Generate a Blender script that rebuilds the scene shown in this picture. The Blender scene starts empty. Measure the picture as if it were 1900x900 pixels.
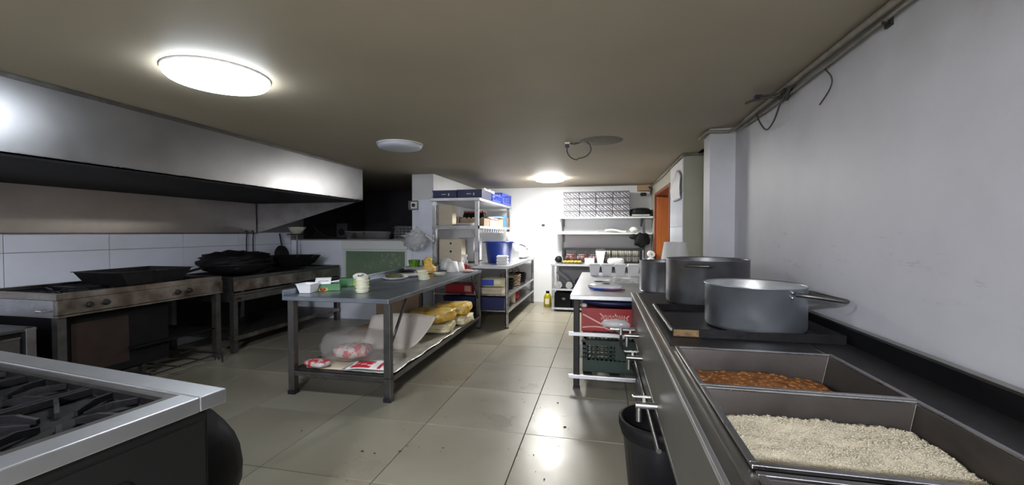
import bpy, math, random
from mathutils import Vector, Matrix, noise
random.seed(7)
C = bpy.context.scene.collection
SC = bpy.context.scene
PI = math.pi
R = math.radians

# ------------------------------------------------------------------ camera
F, CH = 775.0, 1.45
YAW = math.atan(168 / F)
PITCH = R(1.30)
cd = bpy.data.cameras.new('camera')
cam = bpy.data.objects.new('camera', cd)
C.objects.link(cam)
cam.location = (0, 0, CH)
cam.rotation_euler = (PI / 2 - PITCH, 0, YAW)
cd.sensor_fit = 'HORIZONTAL'
cd.sensor_width = 36.0
cd.lens = 36.0 * F / 1900
cd.clip_start = 0.02
SC.camera = cam

# ------------------------------------------------------------------ world, exposure
w = bpy.data.worlds.new('night')
w.use_nodes = True
w.node_tree.nodes['Background'].inputs[0].default_value = (.02, .022, .03, 1)
w.node_tree.nodes['Background'].inputs[1].default_value = 0.3
SC.world = w
SC.view_settings.view_transform = 'Standard'
SC.view_settings.look = 'None'
SC.view_settings.gamma = 1
SC.view_settings.exposure = 1.3
LAMP_A, LAMP_C, LAMP_D = 15.0, 70.0, 255.0      # emission of the lit ceiling panels

# ------------------------------------------------------------------ pixel -> point on a known plane
_fw = (-math.sin(YAW) * math.cos(PITCH), math.cos(YAW) * math.cos(PITCH), -math.sin(PITCH))
_rt = (math.cos(YAW), math.sin(YAW), 0)
_up = (_rt[1] * _fw[2] - _rt[2] * _fw[1], _rt[2] * _fw[0] - _rt[0] * _fw[2], _rt[0] * _fw[1] - _rt[1] * _fw[0])
def at(u, v, X=None, Y=None, Z=None):
    a, b = (u - 950) / F, -(v - 450) / F
    d = [_fw[i] + a * _rt[i] + b * _up[i] for i in range(3)]
    t = X / d[0] if X is not None else Y / d[1] if Y is not None else (Z - CH) / d[2]
    return Vector((t * d[0], t * d[1], CH + t * d[2]))

# ------------------------------------------------------------------ materials
M = {}
def mat(name, col, rough=.5, metal=0., var=0., vs=4., col2=None, bump=0., bs=40., alpha=1., stretch=(1, 1, 1),
        emit=0., coat=0., rvar=0., trans=0., sss=0., objvar=0., lo=.35, hi=.65, spec=.5):
    m = bpy.data.materials.new(name)
    m.use_nodes = True
    nt = m.node_tree
    b = nt.nodes['Principled BSDF']
    b.inputs['Roughness'].default_value = rough
    b.inputs['Metallic'].default_value = metal
    b.inputs['Base Color'].default_value = (*col, 1)
    b.inputs['Alpha'].default_value = alpha
    b.inputs['Coat Weight'].default_value = coat
    b.inputs['Specular IOR Level'].default_value = spec
    b.inputs['Transmission Weight'].default_value = trans
    if sss:
        b.inputs['Subsurface Weight'].default_value = sss
        b.inputs['Subsurface Radius'].default_value = (.01, .01, .01)
    if emit:
        b.inputs['Emission Color'].default_value = (*col, 1)
        b.inputs['Emission Strength'].default_value = emit
    if var or bump or rvar or objvar:
        tc = nt.nodes.new('ShaderNodeTexCoord')
        mp = nt.nodes.new('ShaderNodeMapping')
        mp.inputs['Scale'].default_value = stretch
        nt.links.new(tc.outputs['Object'], mp.inputs['Vector'])
        n = nt.nodes.new('ShaderNodeTexNoise')
        n.inputs['Scale'].default_value = vs
        n.inputs['Detail'].default_value = 6
        n.inputs['Roughness'].default_value = .6
        if objvar:
            oi = nt.nodes.new('ShaderNodeObjectInfo')
            ad = nt.nodes.new('ShaderNodeVectorMath'); ad.operation = 'MULTIPLY_ADD'
            nt.links.new(oi.outputs['Random'], ad.inputs[0]); ad.inputs[1].default_value = (37, 53, 11)
            nt.links.new(mp.outputs[0], ad.inputs[2])
            nt.links.new(ad.outputs[0], n.inputs['Vector'])
        else:
            nt.links.new(mp.outputs[0], n.inputs['Vector'])
        rp = nt.nodes.new('ShaderNodeValToRGB')
        c2 = col2 if col2 else tuple(c * (1 - var) for c in col)
        rp.color_ramp.elements[0].color = (*c2, 1); rp.color_ramp.elements[0].position = lo
        rp.color_ramp.elements[1].color = (*col, 1); rp.color_ramp.elements[1].position = hi
        nt.links.new(n.outputs['Fac'], rp.inputs[0])
        out = rp.outputs[0]
        if objvar:
            mx = nt.nodes.new('ShaderNodeMix'); mx.data_type = 'RGBA'; mx.blend_type = 'MULTIPLY'
            mr = nt.nodes.new('ShaderNodeMapRange'); mr.inputs['To Min'].default_value = 1 - objvar; mr.inputs['To Max'].default_value = 1
            nt.links.new(oi.outputs['Random'], mr.inputs[0])
            mx.inputs[0].default_value = 1
            nt.links.new(out, mx.inputs[6]); nt.links.new(mr.outputs[0], mx.inputs[7])
            out = mx.outputs[2]
        nt.links.new(out, b.inputs['Base Color'])
        if rvar:
            mr2 = nt.nodes.new('ShaderNodeMapRange')
            mr2.inputs['From Min'].default_value = .3; mr2.inputs['From Max'].default_value = .7
            mr2.inputs['To Min'].default_value = max(.03, rough - rvar); mr2.inputs['To Max'].default_value = min(1, rough + rvar)
            nt.links.new(n.outputs['Fac'], mr2.inputs[0]); nt.links.new(mr2.outputs[0], b.inputs['Roughness'])
        if bump:
            n2 = nt.nodes.new('ShaderNodeTexNoise'); n2.inputs['Scale'].default_value = bs; n2.inputs['Detail'].default_value = 4
            nt.links.new(mp.outputs[0], n2.inputs['Vector'])
            bm = nt.nodes.new('ShaderNodeBump'); bm.inputs['Strength'].default_value = bump; bm.inputs['Distance'].default_value = .01
            nt.links.new(n2.outputs['Fac'], bm.inputs['Height']); nt.links.new(bm.outputs[0], b.inputs['Normal'])
    M[name] = m
    return m

mat('wall paint', (.64, .64, .69), .48, var=.12, vs=1.3, bump=.05, bs=8)
mat('back paint', (.78, .79, .80), .45, var=.06, vs=2)
mat('olive wall', (.42, .42, .33), .5, var=.12, vs=2)  # olive tone of the recess and the far wall stretch
mat('ceiling paint', (.38, .335, .25), .6, var=.10, vs=.8, bump=.06, bs=3)
mat('dark wall', (.035, .032, .04), .7, var=.3)  # the store room's lack of light is put into this wall colour
mat('grout', (.10, .10, .09), .9)
mat('floor tile', (.31, .295, .235), .34, var=.22, vs=1.6, bump=.04, bs=6, rvar=.08, objvar=.14, col2=(.25, .22, .165), lo=.25, hi=.75)
mat('wall tile', (.84, .88, .99), .22, var=.05, vs=3, objvar=.04)
mat('tile joint', (.30, .30, .32), .9)
mat('steel', (.46, .46, .47), .30, 1, var=.22, vs=6, rvar=.08, stretch=(1, 1, 1))
mat('hood steel', (.37, .37, .385), .33, 1, var=.25, vs=.9, rvar=.06)
mat('panel steel', (.50, .46, .43), .38, .9, var=.25, vs=1.1, rvar=.06)
mat('stained steel', (.42, .39, .36), .36, 1, var=.45, vs=5, rvar=.1, col2=(.20, .16, .13))
mat('table steel', (.29, .325, .37), .36, .9, var=.18, vs=5, rvar=.08)
mat('pale steel', (.58, .59, .61), .34, .9, var=.1, vs=6)
mat('counter steel', (.38, .37, .345), .34, 1, var=.25, vs=3, rvar=.05)
mat('pan steel', (.11, .098, .09), .42, .9, var=.3, vs=4, rvar=.06)
mat('frame steel', (.16, .155, .15), .38, .85, var=.3, vs=9)
mat('black iron', (.022, .021, .022), .5, .3, var=.4, vs=20, bump=.2, bs=90)
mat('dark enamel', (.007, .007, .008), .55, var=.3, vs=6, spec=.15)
mat('range side', (.010, .010, .0095), .6, .0, spec=.2, var=.2, vs=3)
mat('greasy iron', (.014, .013, .016), .45, .2, spec=.35, var=.5, vs=12, bump=.2, bs=60)
mat('rust', (.30, .20, .09), .55, .5, var=.6, vs=18, col2=(.10, .06, .03))
mat('aluminium', (.56, .61, .67), .38, .92, var=.2, vs=4, rvar=.08)
mat('pot inside', (.60, .61, .62), .42, .9, var=.2, vs=6)
mat('dull pot', (.31, .31, .33), .40, .9, var=.3, vs=5, rvar=.1)
mat('chrome', (.75, .75, .78), .18, 1)
mat('black plastic', (.015, .015, .017), .4)
mat('black bag', (.010, .010, .011), .55, bump=.4, bs=14, spec=.15)
mat('white plastic', (.78, .78, .80), .4)
mat('foam', (.82, .82, .84), .6, bump=.08, bs=120)
mat('cream tub', (.76, .75, .60), .45)
mat('navy plastic', (.022, .030, .10), .38)
mat('blue plastic', (.025, .055, .32), .35)
mat('bright blue', (.03, .07, .50), .4)
mat('blue card', (.05, .22, .46), .5)
mat('red plastic', (.36, .012, .016), .36, var=.15, vs=4)
mat('peach print', (.80, .50, .42), .5)
mat('green plastic', (.006, .026, .017), .45)
mat('cardboard', (.46, .35, .24), .8, var=.12, vs=6)
mat('pale card', (.62, .54, .42), .8, var=.1, vs=6)
mat('brown paper', (.33, .24, .16), .8, var=.25, vs=5)
mat('paper', (.80, .80, .80), .7, bump=.15, bs=12)
mat('liner foil', (.66, .64, .58), .38, .25, var=.3, vs=9, bump=.9, bs=16)
mat('board', (.66, .60, .54), .55, var=.06)
mat('yellow pack', (.74, .42, .03), .25, var=1, vs=13, col2=(.80, .66, .30), bump=.6, bs=16, lo=.4, hi=.58)
mat('pale pack', (.74, .66, .34), .25, var=1, vs=12, col2=(.72, .70, .58), bump=.6, bs=18, lo=.4, hi=.6)
mat('red pack', (.52, .48, .46), .28, var=1, vs=15, col2=(.52, .03, .04), bump=.7, bs=22, lo=.47, hi=.53)
mat('purple print', (.16, .02, .10), .45)
mat('red print', (.55, .02, .035), .4)
mat('dark print', (.06, .06, .12), .5)
mat('green card', (.035, .17, .045), .35, var=.3, vs=8)
mat('lime card', (.26, .40, .02), .35, var=.2, vs=8)
mat('lettuce', (.22, .45, .03), .5, var=.6, vs=20, col2=(.06, .20, .01), bump=.6, bs=40)
mat('herbs', (.055, .065, .02), .7, var=.8, vs=40, col2=(.16, .14, .06), bump=.6, bs=60)
mat('orange food', (.80, .42, .05), .4, var=.5, vs=25, col2=(.80, .55, .22), bump=.4, bs=40)
mat('banana', (.72, .52, .03), .5, var=.3, vs=12)
mat('rice', (.68, .62, .48), .55, var=.12, vs=30, sss=.1)
mat('stew', (.30, .12, .03), .32, var=.7, vs=26, col2=(.13, .045, .012), bump=.5, bs=50)
mat('stew chunk', (.36, .15, .04), .4, var=.6, vs=40, col2=(.18, .06, .015))
mat('film', (.80, .82, .84), .18, alpha=.34, bump=.9, bs=14)
mat('cloudy film', (.72, .74, .76), .25, alpha=.55, bump=.8, bs=16)
mat('dim film', (.62, .60, .57), .25, alpha=.22, bump=.9, bs=12)
mat('green glass', (.17, .25, .16), .12, var=1, vs=7, col2=(.15, .22, .15), coat=.3)
mat('smear', (.38, .46, .38), .5, alpha=.55)
mat('white frame', (.70, .73, .72), .4)
mat('door wood', (.52, .15, .025), .35, var=.3, vs=3, stretch=(6, 6, .5), col2=(.40, .10, .015))
mat('door frame wood', (.20, .035, .015), .4)
mat('cable', (.06, .052, .045), .6)
mat('dusty pipe', (.26, .235, .19), .7, var=.4, vs=12)
mat('grey sheet', (.40, .40, .42), .5, .1, var=.08, vs=3)
mat('lamp off', (.62, .66, .74), .35)
mat('lamp glow', (.86, .93, 1.0), .5, emit=LAMP_A)
mat('far lamp glow', (1.0, .98, .93), .5, emit=LAMP_C)
mat('rear lamp glow', (.92, .94, 1.0), .5, emit=LAMP_D)
mat('apron steel', (.19, .19, .172), .46, .8, var=.18, vs=2)
mat('panel grey', (.62, .62, .65), .5, var=.05, vs=2)
mat('dirt', (.045, .035, .025), .9)
mat('oven rust', (.030, .016, .014), .5, .2, var=.5, vs=5)
mat('oil', (.45, .38, .02), .25, var=.4, vs=20)
mat('clay', (.45, .30, .18), .7)
mat('ceiling patch', (.20, .185, .15), .7, var=.2, vs=5)

def carton_material():
    m = bpy.data.materials.new('printed carton'); m.use_nodes = True
    nt = m.node_tree; b = nt.nodes['Principled BSDF']; b.inputs['Roughness'].default_value = .55
    N = nt.nodes.new; L = nt.links.new
    tc = N('ShaderNodeTexCoord'); sx = N('ShaderNodeSeparateXYZ'); L(tc.outputs['Object'], sx.inputs[0])
    mp = N('ShaderNodeMapping'); mp.inputs['Rotation'].default_value = (0, R(38), 0); mp.inputs['Scale'].default_value = (1, 1, 1.6)
    L(tc.outputs['Object'], mp.inputs[0])
    wv = N('ShaderNodeTexWave'); wv.inputs['Scale'].default_value = 6; wv.inputs['Distortion'].default_value = 5; wv.inputs['Detail'].default_value = 1.5
    wv.inputs['Detail Scale'].default_value = 2.2
    L(mp.outputs[0], wv.inputs['Vector'])
    rp = N('ShaderNodeValToRGB'); rp.color_ramp.elements[0].position = .48; rp.color_ramp.elements[1].position = .6
    rp.color_ramp.elements[0].color = (.09, .09, .105, 1); rp.color_ramp.elements[1].color = (.52, .52, .56, 1)
    L(wv.outputs['Fac'], rp.inputs[0])
    band = N('ShaderNodeMath'); band.operation = 'GREATER_THAN'; band.inputs[1].default_value = .088; L(sx.outputs[2], band.inputs[0])
    mx = N('ShaderNodeMix'); mx.data_type = 'RGBA'; L(band.outputs[0], mx.inputs[0]); L(rp.outputs[0], mx.inputs[6])
    mx.inputs[7].default_value = (.13, .13, .15, 1)
    L(mx.outputs[2], b.inputs['Base Color'])
    M['printed carton'] = m
carton_material()

def scuffs(m):       # faint grey rubbing marks on the wall paint at pot height
    nt = m.node_tree; b = nt.nodes['Principled BSDF']; N = nt.nodes.new; L = nt.links.new
    src = b.inputs['Base Color'].links[0].from_socket
    tc = N('ShaderNodeTexCoord'); mp = N('ShaderNodeMapping'); mp.inputs['Scale'].default_value = (1, 2.2, 9)
    L(tc.outputs['Object'], mp.inputs[0])
    n = N('ShaderNodeTexNoise'); n.inputs['Scale'].default_value = 2.2; n.inputs['Detail'].default_value = 7; n.inputs['Roughness'].default_value = .7
    L(mp.outputs[0], n.inputs['Vector'])
    rp = N('ShaderNodeValToRGB'); rp.color_ramp.elements[0].position = .60; rp.color_ramp.elements[1].position = .74
    L(n.outputs['Fac'], rp.inputs[0])
    sx = N('ShaderNodeSeparateXYZ'); L(tc.outputs['Object'], sx.inputs[0])
    z1 = N('ShaderNodeMapRange'); z1.inputs['From Min'].default_value = 1.12; z1.inputs['From Max'].default_value = 1.3; L(sx.outputs[2], z1.inputs[0])
    z2 = N('ShaderNodeMapRange'); z2.inputs['From Min'].default_value = 1.5; z2.inputs['From Max'].default_value = 1.4; L(sx.outputs[2], z2.inputs[0])
    m1 = N('ShaderNodeMath'); m1.operation = 'MULTIPLY'; L(z1.outputs[0], m1.inputs[0]); L(z2.outputs[0], m1.inputs[1])
    m2 = N('ShaderNodeMath'); m2.operation = 'MULTIPLY'; L(m1.outputs[0], m2.inputs[0]); L(rp.outputs[0], m2.inputs[1])
    m3 = N('ShaderNodeMath'); m3.operation = 'MULTIPLY'; L(m2.outputs[0], m3.inputs[0]); m3.inputs[1].default_value = .55
    mx = N('ShaderNodeMix'); mx.data_type = 'RGBA'; L(m3.outputs[0], mx.inputs[0]); L(src, mx.inputs[6]); mx.inputs[7].default_value = (.16, .16, .18, 1)
    L(mx.outputs[2], b.inputs['Base Color'])
scuffs(M['wall paint'])
def grime_and_falloff(m):        # ragged band below the ceiling: dust, and light falloff painted into the wall colour
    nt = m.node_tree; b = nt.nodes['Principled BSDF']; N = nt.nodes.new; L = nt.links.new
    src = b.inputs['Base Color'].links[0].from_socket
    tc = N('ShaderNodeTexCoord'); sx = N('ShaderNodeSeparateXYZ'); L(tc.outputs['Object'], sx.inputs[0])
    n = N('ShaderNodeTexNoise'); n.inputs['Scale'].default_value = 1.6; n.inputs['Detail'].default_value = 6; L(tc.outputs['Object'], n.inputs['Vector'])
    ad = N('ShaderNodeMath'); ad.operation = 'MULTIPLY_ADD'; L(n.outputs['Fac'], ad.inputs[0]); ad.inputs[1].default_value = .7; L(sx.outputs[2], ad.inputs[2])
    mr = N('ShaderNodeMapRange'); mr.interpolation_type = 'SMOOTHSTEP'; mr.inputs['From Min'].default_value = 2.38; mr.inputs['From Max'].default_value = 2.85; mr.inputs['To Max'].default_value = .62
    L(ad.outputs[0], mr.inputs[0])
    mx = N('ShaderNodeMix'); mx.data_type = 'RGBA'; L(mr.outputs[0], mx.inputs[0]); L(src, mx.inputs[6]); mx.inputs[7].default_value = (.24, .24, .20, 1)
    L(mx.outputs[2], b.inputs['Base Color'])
grime_and_falloff(M['wall paint'])

# ------------------------------------------------------------------ mesh builder
def smooth(pts, n=6):
    """points along a rounded curve through pts"""
    P = [Vector(p) for p in pts]; P = [P[0] * 2 - P[1]] + P + [P[-1] * 2 - P[-2]]
    out = []
    for i in range(1, len(P) - 2):
        for k in range(n):
            t = k / n
            out.append(.5 * (2 * P[i] + (P[i + 1] - P[i - 1]) * t + (2 * P[i - 1] - 5 * P[i] + 4 * P[i + 1] - P[i + 2]) * t * t + (3 * P[i] - P[i - 1] - 3 * P[i + 1] + P[i + 2]) * t ** 3))
    return out + [P[-2]]
class MB:
    def __init__(s): s.v = []; s.f = []; s.sm = []; s.mi = []; s.m = 0
    def add(s, vs, fs, smooth=False, T=None):
        o = len(s.v)
        s.v += [tuple(T @ Vector(p)) if T else tuple(p) for p in vs]
        s.f += [tuple(i + o for i in q) for q in fs]
        s.sm += [smooth] * len(fs); s.mi += [s.m] * len(fs)
        return s
    def box(s, x0, x1, y0, y1, z0, z1, T=None):
        vs = [(x0, y0, z0), (x1, y0, z0), (x1, y1, z0), (x0, y1, z0), (x0, y0, z1), (x1, y0, z1), (x1, y1, z1), (x0, y1, z1)]
        return s.add(vs, [(3, 2, 1, 0), (4, 5, 6, 7), (0, 1, 5, 4), (1, 2, 6, 5), (2, 3, 7, 6), (3, 0, 4, 7)], False, T)
    def frustum(s, cx, cy, z0, z1, a0, b0, a1, b1, T=None):
        vs = [(cx + sx * a, cy + sy * b, z) for z, a, b in ((z0, a0, b0), (z1, a1, b1)) for sx, sy in ((-1, -1), (1, -1), (1, 1), (-1, 1))]
        return s.add(vs, [(3, 2, 1, 0), (4, 5, 6, 7), (0, 1, 5, 4), (1, 2, 6, 5), (2, 3, 7, 6), (3, 0, 4, 7)], False, T)
    def cyl(s, p0, p1, r0, r1=None, n=14, smooth=True):
        r1 = r0 if r1 is None else r1
        p0, p1 = Vector(p0), Vector(p1); d = (p1 - p0).normalized()
        a = d.orthogonal().normalized(); b = d.cross(a)
        vs = [p + (a * math.cos(2 * PI * k / n) + b * math.sin(2 * PI * k / n)) * r for p, r in ((p0, r0), (p1, r1)) for k in range(n)]
        s.add(vs, [(k, (k + 1) % n, n + (k + 1) % n, n + k) for k in range(n)], smooth)
        s.add(vs[:n], [tuple(range(n - 1, -1, -1))]); s.add(vs[n:], [tuple(range(n))])
        return s
    def tube(s, pts, r, n=6, smooth=True):
        pts = [Vector(p) for p in pts]
        vs = []; a = None
        for i, p in enumerate(pts):
            d = (pts[min(i + 1, len(pts) - 1)] - pts[max(i - 1, 0)]).normalized()
            a = d.orthogonal().normalized() if a is None else (a - d * a.dot(d)).normalized()
            b = d.cross(a)
            vs += [p + (a * math.cos(2 * PI * k / n) + b * math.sin(2 * PI * k / n)) * r for k in range(n)]
        m = len(pts)
        fs = [(i * n + k, i * n + (k + 1) % n, (i + 1) * n + (k + 1) % n, (i + 1) * n + k) for i in range(m - 1) for k in range(n)]
        s.add(vs, fs, smooth)
        s.add(vs[:n], [tuple(range(n - 1, -1, -1))]); s.add(vs[-n:], [tuple(range(n))])
        return s
    def bar(s, p0, p1, w, h):
        p0, p1 = Vector(p0), Vector(p1); d = p1 - p0; L = d.length
        T = Matrix.Translation((p0 + p1) / 2) @ d.to_track_quat('X', 'Z').to_matrix().to_4x4()
        return s.box(-L / 2, L / 2, -w / 2, w / 2, -h / 2, h / 2, T)
    def lathe(s, prof, n=32, c=(0, 0, 0), T=None, smooth=True, cap0=True, loop=False, cap1=True):
        vs = []
        for r, z in prof:
            vs += [(c[0] + r * math.cos(2 * PI * k / n), c[1] + r * math.sin(2 * PI * k / n), c[2] + z) for k in range(n)]
        fs = [(i * n + k, i * n + (k + 1) % n, (i + 1) * n + (k + 1) % n, (i + 1) * n + k) for i in range(len(prof) - 1) for k in range(n)]
        m = len(prof) - 1
        if loop: fs += [(m * n + k, m * n + (k + 1) % n, (k + 1) % n, k) for k in range(n)]
        else:
            if cap0: fs.append(tuple(range(n - 1, -1, -1)))
            if cap1: fs.append(tuple(range(m * n, (m + 1) * n)))
        return s.add(vs, fs, smooth, T)
    def blob(s, c, sz, seed=0, amp=.12, fr=2.2, n=20, m=12, pw=1., flat=True, T=None):
        """lumpy rounded pack; pw<1 squares it off; its underside is level when flat"""
        vs = []
        f = lambda x: math.copysign(abs(x) ** pw, x)
        for j in range(m + 1):
            th = -PI / 2 + PI * j / m
            for k in range(n):
                ph = 2 * PI * k / n
                p = Vector((f(math.cos(th)) * f(math.cos(ph)), f(math.cos(th)) * f(math.sin(ph)), f(math.sin(th))))
                q = 1 + amp * (noise.noise(p * fr + Vector((seed * 7.3, seed * 3.1, seed))) + .5 * noise.noise(p * fr * 2.7 + Vector((seed, 5, 2))))
                p = Vector((p.x * sz[0], p.y * sz[1], p.z * sz[2])) * q
                if flat: p.z = max(p.z, -sz[2] * .98)
                vs.append((c[0] + p.x, c[1] + p.y, c[2] + p.z))
        fs = [(j * n + k, j * n + (k + 1) % n, (j + 1) * n + (k + 1) % n, (j + 1) * n + k) for j in range(m) for k in range(n)]
        return s.add(vs, fs, True, T)
    def sheet(s, nx, ny, fn, th=.002):
        """thin sheet with both faces; fn(i/nx, j/ny) -> point"""
        P = [[Vector(fn(i / nx, j / ny)) for j in range(ny + 1)] for i in range(nx + 1)]
        vs = [p for r_ in P for p in r_]; w = ny + 1
        o = len(vs); vs = vs + [p - Vector((0, 0, th)) for p in vs]
        fs = [(i * w + j, (i + 1) * w + j, (i + 1) * w + j + 1, i * w + j + 1) for i in range(nx) for j in range(ny)]
        fs += [(o + i * w + j + 1, o + (i + 1) * w + j + 1, o + (i + 1) * w + j, o + i * w + j) for i in range(nx) for j in range(ny)]
        E = [i * w for i in range(nx + 1)] + [nx * w + j for j in range(1, ny + 1)] + [i * w + ny for i in range(nx - 1, -1, -1)] + [j for j in range(ny - 1, 0, -1)]
        fs += [(E[k], o + E[k], o + E[(k + 1) % len(E)], E[(k + 1) % len(E)]) for k in range(len(E))]
        return s.add(vs, fs, True)
    def tub(s, cx, cy, z0, z1, a0, b0, a1, b1, t=.004, lip=0., T=None):
        """open box with sloping walls and a floor"""
        prof = [(a0, b0, z0), (a1, b1, z1)]
        if lip: prof += [(a1 + lip, b1 + lip, z1), (a1 + lip, b1 + lip, z1 + t)]
        prof += [(a1 - t, b1 - t, z1 + (t if lip else 0)), (a0 - t, b0 - t, z0 + t)]
        vs = [(cx + sx * a, cy + sy * b, z) for a, b, z in prof for sx, sy in ((-1, -1), (1, -1), (1, 1), (-1, 1))]
        fs = [(4 * i + k, 4 * i + (k + 1) % 4, 4 * i + 4 + (k + 1) % 4, 4 * i + 4 + k) for i in range(len(prof) - 1) for k in range(4)]
        fs += [(3, 2, 1, 0), tuple(range(4 * len(prof) - 4, 4 * len(prof)))]
        return s.add(vs, fs, False, T)
    def build(s, name, m, parent=None, bevel=0., seg=2):
        me = bpy.data.meshes.new(name)
        me.from_pydata(s.v, [], s.f)
        me.polygons.foreach_set('use_smooth', s.sm)
        ms = m if isinstance(m, (list, tuple)) else [m]
        for q in ms: me.materials.append(M[q])
        if len(ms) > 1: me.polygons.foreach_set('material_index', s.mi)
        me.update()
        o = bpy.data.objects.new(name, me); C.objects.link(o)
        if parent: o.parent = parent
        if bevel:
            b = o.modifiers.new('bevel', 'BEVEL'); b.width = bevel; b.segments = seg; b.limit_method = 'ANGLE'; b.angle_limit = R(40)
            b.harden_normals = False
        return o

def tag(o, label=None, cat=None, group=None, kind=None):
    if label: o['label'] = label
    if cat: o['category'] = cat
    if group: o['group'] = group
    if kind: o['kind'] = kind
    return o
def thing(name, label, cat, loc=(0, 0, 0), rz=0., group=None):
    o = bpy.data.objects.new(name, None); C.objects.link(o)
    o.empty_display_size = .05
    o.location = loc; o.rotation_euler = (0, 0, rz)
    return tag(o, label, cat, group)
def struct(name, mb, m, parent=None, label=None, bevel=0.):
    o = mb.build(name, m, parent, bevel)
    if not parent: tag(o, label, None, None, 'structure')
    return o
def solo(name, mb, m, label, cat, loc=(0, 0, 0), rz=0., group=None, bevel=0.):
    o = mb.build(name, m, None, bevel); o.location = loc; o.rotation_euler = (0, 0, rz)
    return tag(o, label, cat, group)
def dup(root, loc, rz=None, label=None):
    r = root.copy(); C.objects.link(r); r.location = loc
    if rz is not None: r.rotation_euler = (0, 0, rz)
    if label: r['label'] = label
    for ch in list(root.children):
        c = ch.copy(); C.objects.link(c); c.parent = r
        for g in list(ch.children):
            d = g.copy(); C.objects.link(d); d.parent = c
    return r
def B(*a): return MB().box(*a)

# ================================================================== the room
CEIL = 2.40
floor = struct('floor', B(-5.3, 1.3, -3.7, 8.75, -.12, -.010), 'grout', label='floor of large square greenish beige tiles with dark joints')
TP, TX0, TY0, G = .7635, -.543, 2.935, .0022
cache = {}
kx = math.floor((-5.3 - TX0) / TP)
while TX0 + kx * TP < 1.17:
    ky = math.floor((-3.7 - TY0) / TP)
    while TY0 + ky * TP < 8.7:
        x0, x1 = max(-5.29, TX0 + kx * TP + G), min(1.165, TX0 + (kx + 1) * TP - G)
        y0, y1 = max(-3.69, TY0 + ky * TP + G), min(8.695, TY0 + (ky + 1) * TP - G)
        if x1 - x0 > .02 and y1 - y0 > .02:
            key = (round(x1 - x0, 3), round(y1 - y0, 3))
            if key not in cache:
                a, b_ = key[0] / 2, key[1] / 2
                o = MB().frustum(0, 0, -.003, 0, a, b_, a - .002, b_ - .002).box(-a, a, -b_, b_, -.010, -.003).build('tile', 'floor tile', floor)
                cache[key] = o
            else:
                o = cache[key].copy(); C.objects.link(o)
            o.location = ((x0 + x1) / 2, (y0 + y1) / 2, random.uniform(-.0006, .0004))
        ky += 1
    kx += 1

struct('ceiling', B(-5.45, 1.75, -3.85, 8.85, CEIL, CEIL + .1), 'ceiling paint', label='low flat olive beige painted ceiling')
# right-hand wall: near stretch, column, recess, far stretch with the door opening
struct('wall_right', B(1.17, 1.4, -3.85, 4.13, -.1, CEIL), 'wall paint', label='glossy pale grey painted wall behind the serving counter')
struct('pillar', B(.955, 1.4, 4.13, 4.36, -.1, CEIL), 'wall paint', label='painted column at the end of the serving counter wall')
struct('wall_right.001', B(1.17, 1.4, 4.36, 5.34, -.1, CEIL), 'olive wall', label='olive recess wall beyond the column')
DY0, DY1, DZ = 6.33, 8.1, 2.17
far = MB().box(.945, 1.4, 5.34, DY0, -.1, CEIL).box(.945, 1.1, DY1, 8.75, -.1, CEIL).box(.945, 1.1, DY0, DY1, DZ, CEIL)
wr = struct('wall_right.002', far, 'olive wall', label='far wall stretch with white tiles and the orange door opening')
for zz in (.27, .69, 1.11, 1.53):
    for ya, yb in ((5.345, 5.80), (5.805, 6.28)):
        B(.936, .945, ya, yb, zz + .002, zz + .418).build('tile', 'wall tile', wr, .001)
B(.936, .945, 5.36, 6.28, 1.954, CEIL - .05).build('panel', 'back paint', wr)
struct('wall_corridor', MB().box(1.1, 1.9, 8.1, 8.2, -.1, CEIL).box(1.9, 2.0, 4.4, 8.2, -.1, CEIL).box(1.1, 2.0, 4.4, 8.2, CEIL, CEIL + .1).box(1.1, 2.0, 4.4, 8.2, -.2, -.1),
       'back paint', label='passage wall seen through the door opening')
struct('wall_back', B(-2.8, 1.1, 8.7, 8.85, -.1, CEIL), 'back paint', label='bright white back wall under the far ceiling lamp')
wl = struct('wall_left', B(-5.45, -5.312, -3.85, 8.7, -.1, CEIL), 'tile joint', label='wall of wide white tiles behind the ranges')
ys = [2.72 + k * .8325 for k in range(-8, 6)]
for i, y in enumerate(ys):
    y1 = min(y + .8325, 6.295); y0 = max(y, -3.7)
    for z in (.006, .426, .846, 1.266):
        z1 = min(z + .42, 1.46)
        if z1 - z > .05 and y1 > y0: B(-5.312, -5.303, y0 + .0035, y1 - .0035, z + .003, z1 - .003).build('tile', 'wall tile', wl, .0015)
struct('wall_front', B(-5.45, 1.4, -3.85, -3.7, -.1, CEIL), 'back paint', label='white wall at the near end of the room')
# half wall with pass-through, dark store behind it
LZ = 1.325
struct('wall_partition', MB().box(-5.303, -4.27, 6.3, 6.42, 0, LZ).box(-3.12, -3.03, 6.3, 6.42, 0, LZ).box(-4.27, -3.12, 6.3, 6.42, 0, .62).box(-4.27, -3.12, 6.3, 6.42, 1.175, LZ),
       'wall tile', label='white half wall below the dark pass-through')
struct('trim_1', B(-5.303, -3.03, 6.27, 6.62, LZ, LZ + .02), 'counter steel', label='steel ledge along the top of the half wall')
ws = struct('wall_partition.001', MB().box(-3.03, -2.66, 6.31, 6.42, 0, CEIL).box(-2.8, -2.66, 6.42, 8.7, 0, CEIL), 'back paint', label='white wall stub beside the dark pass-through')
for z0, z1 in ((.31, .73), (.73, 1.15), (1.15, 1.57), (1.57, 1.99)):
    B(-3.027, -2.663, 6.302, 6.31, z0 + .002, z1 - .002).build('tile', 'wall tile', ws, .001)
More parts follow.
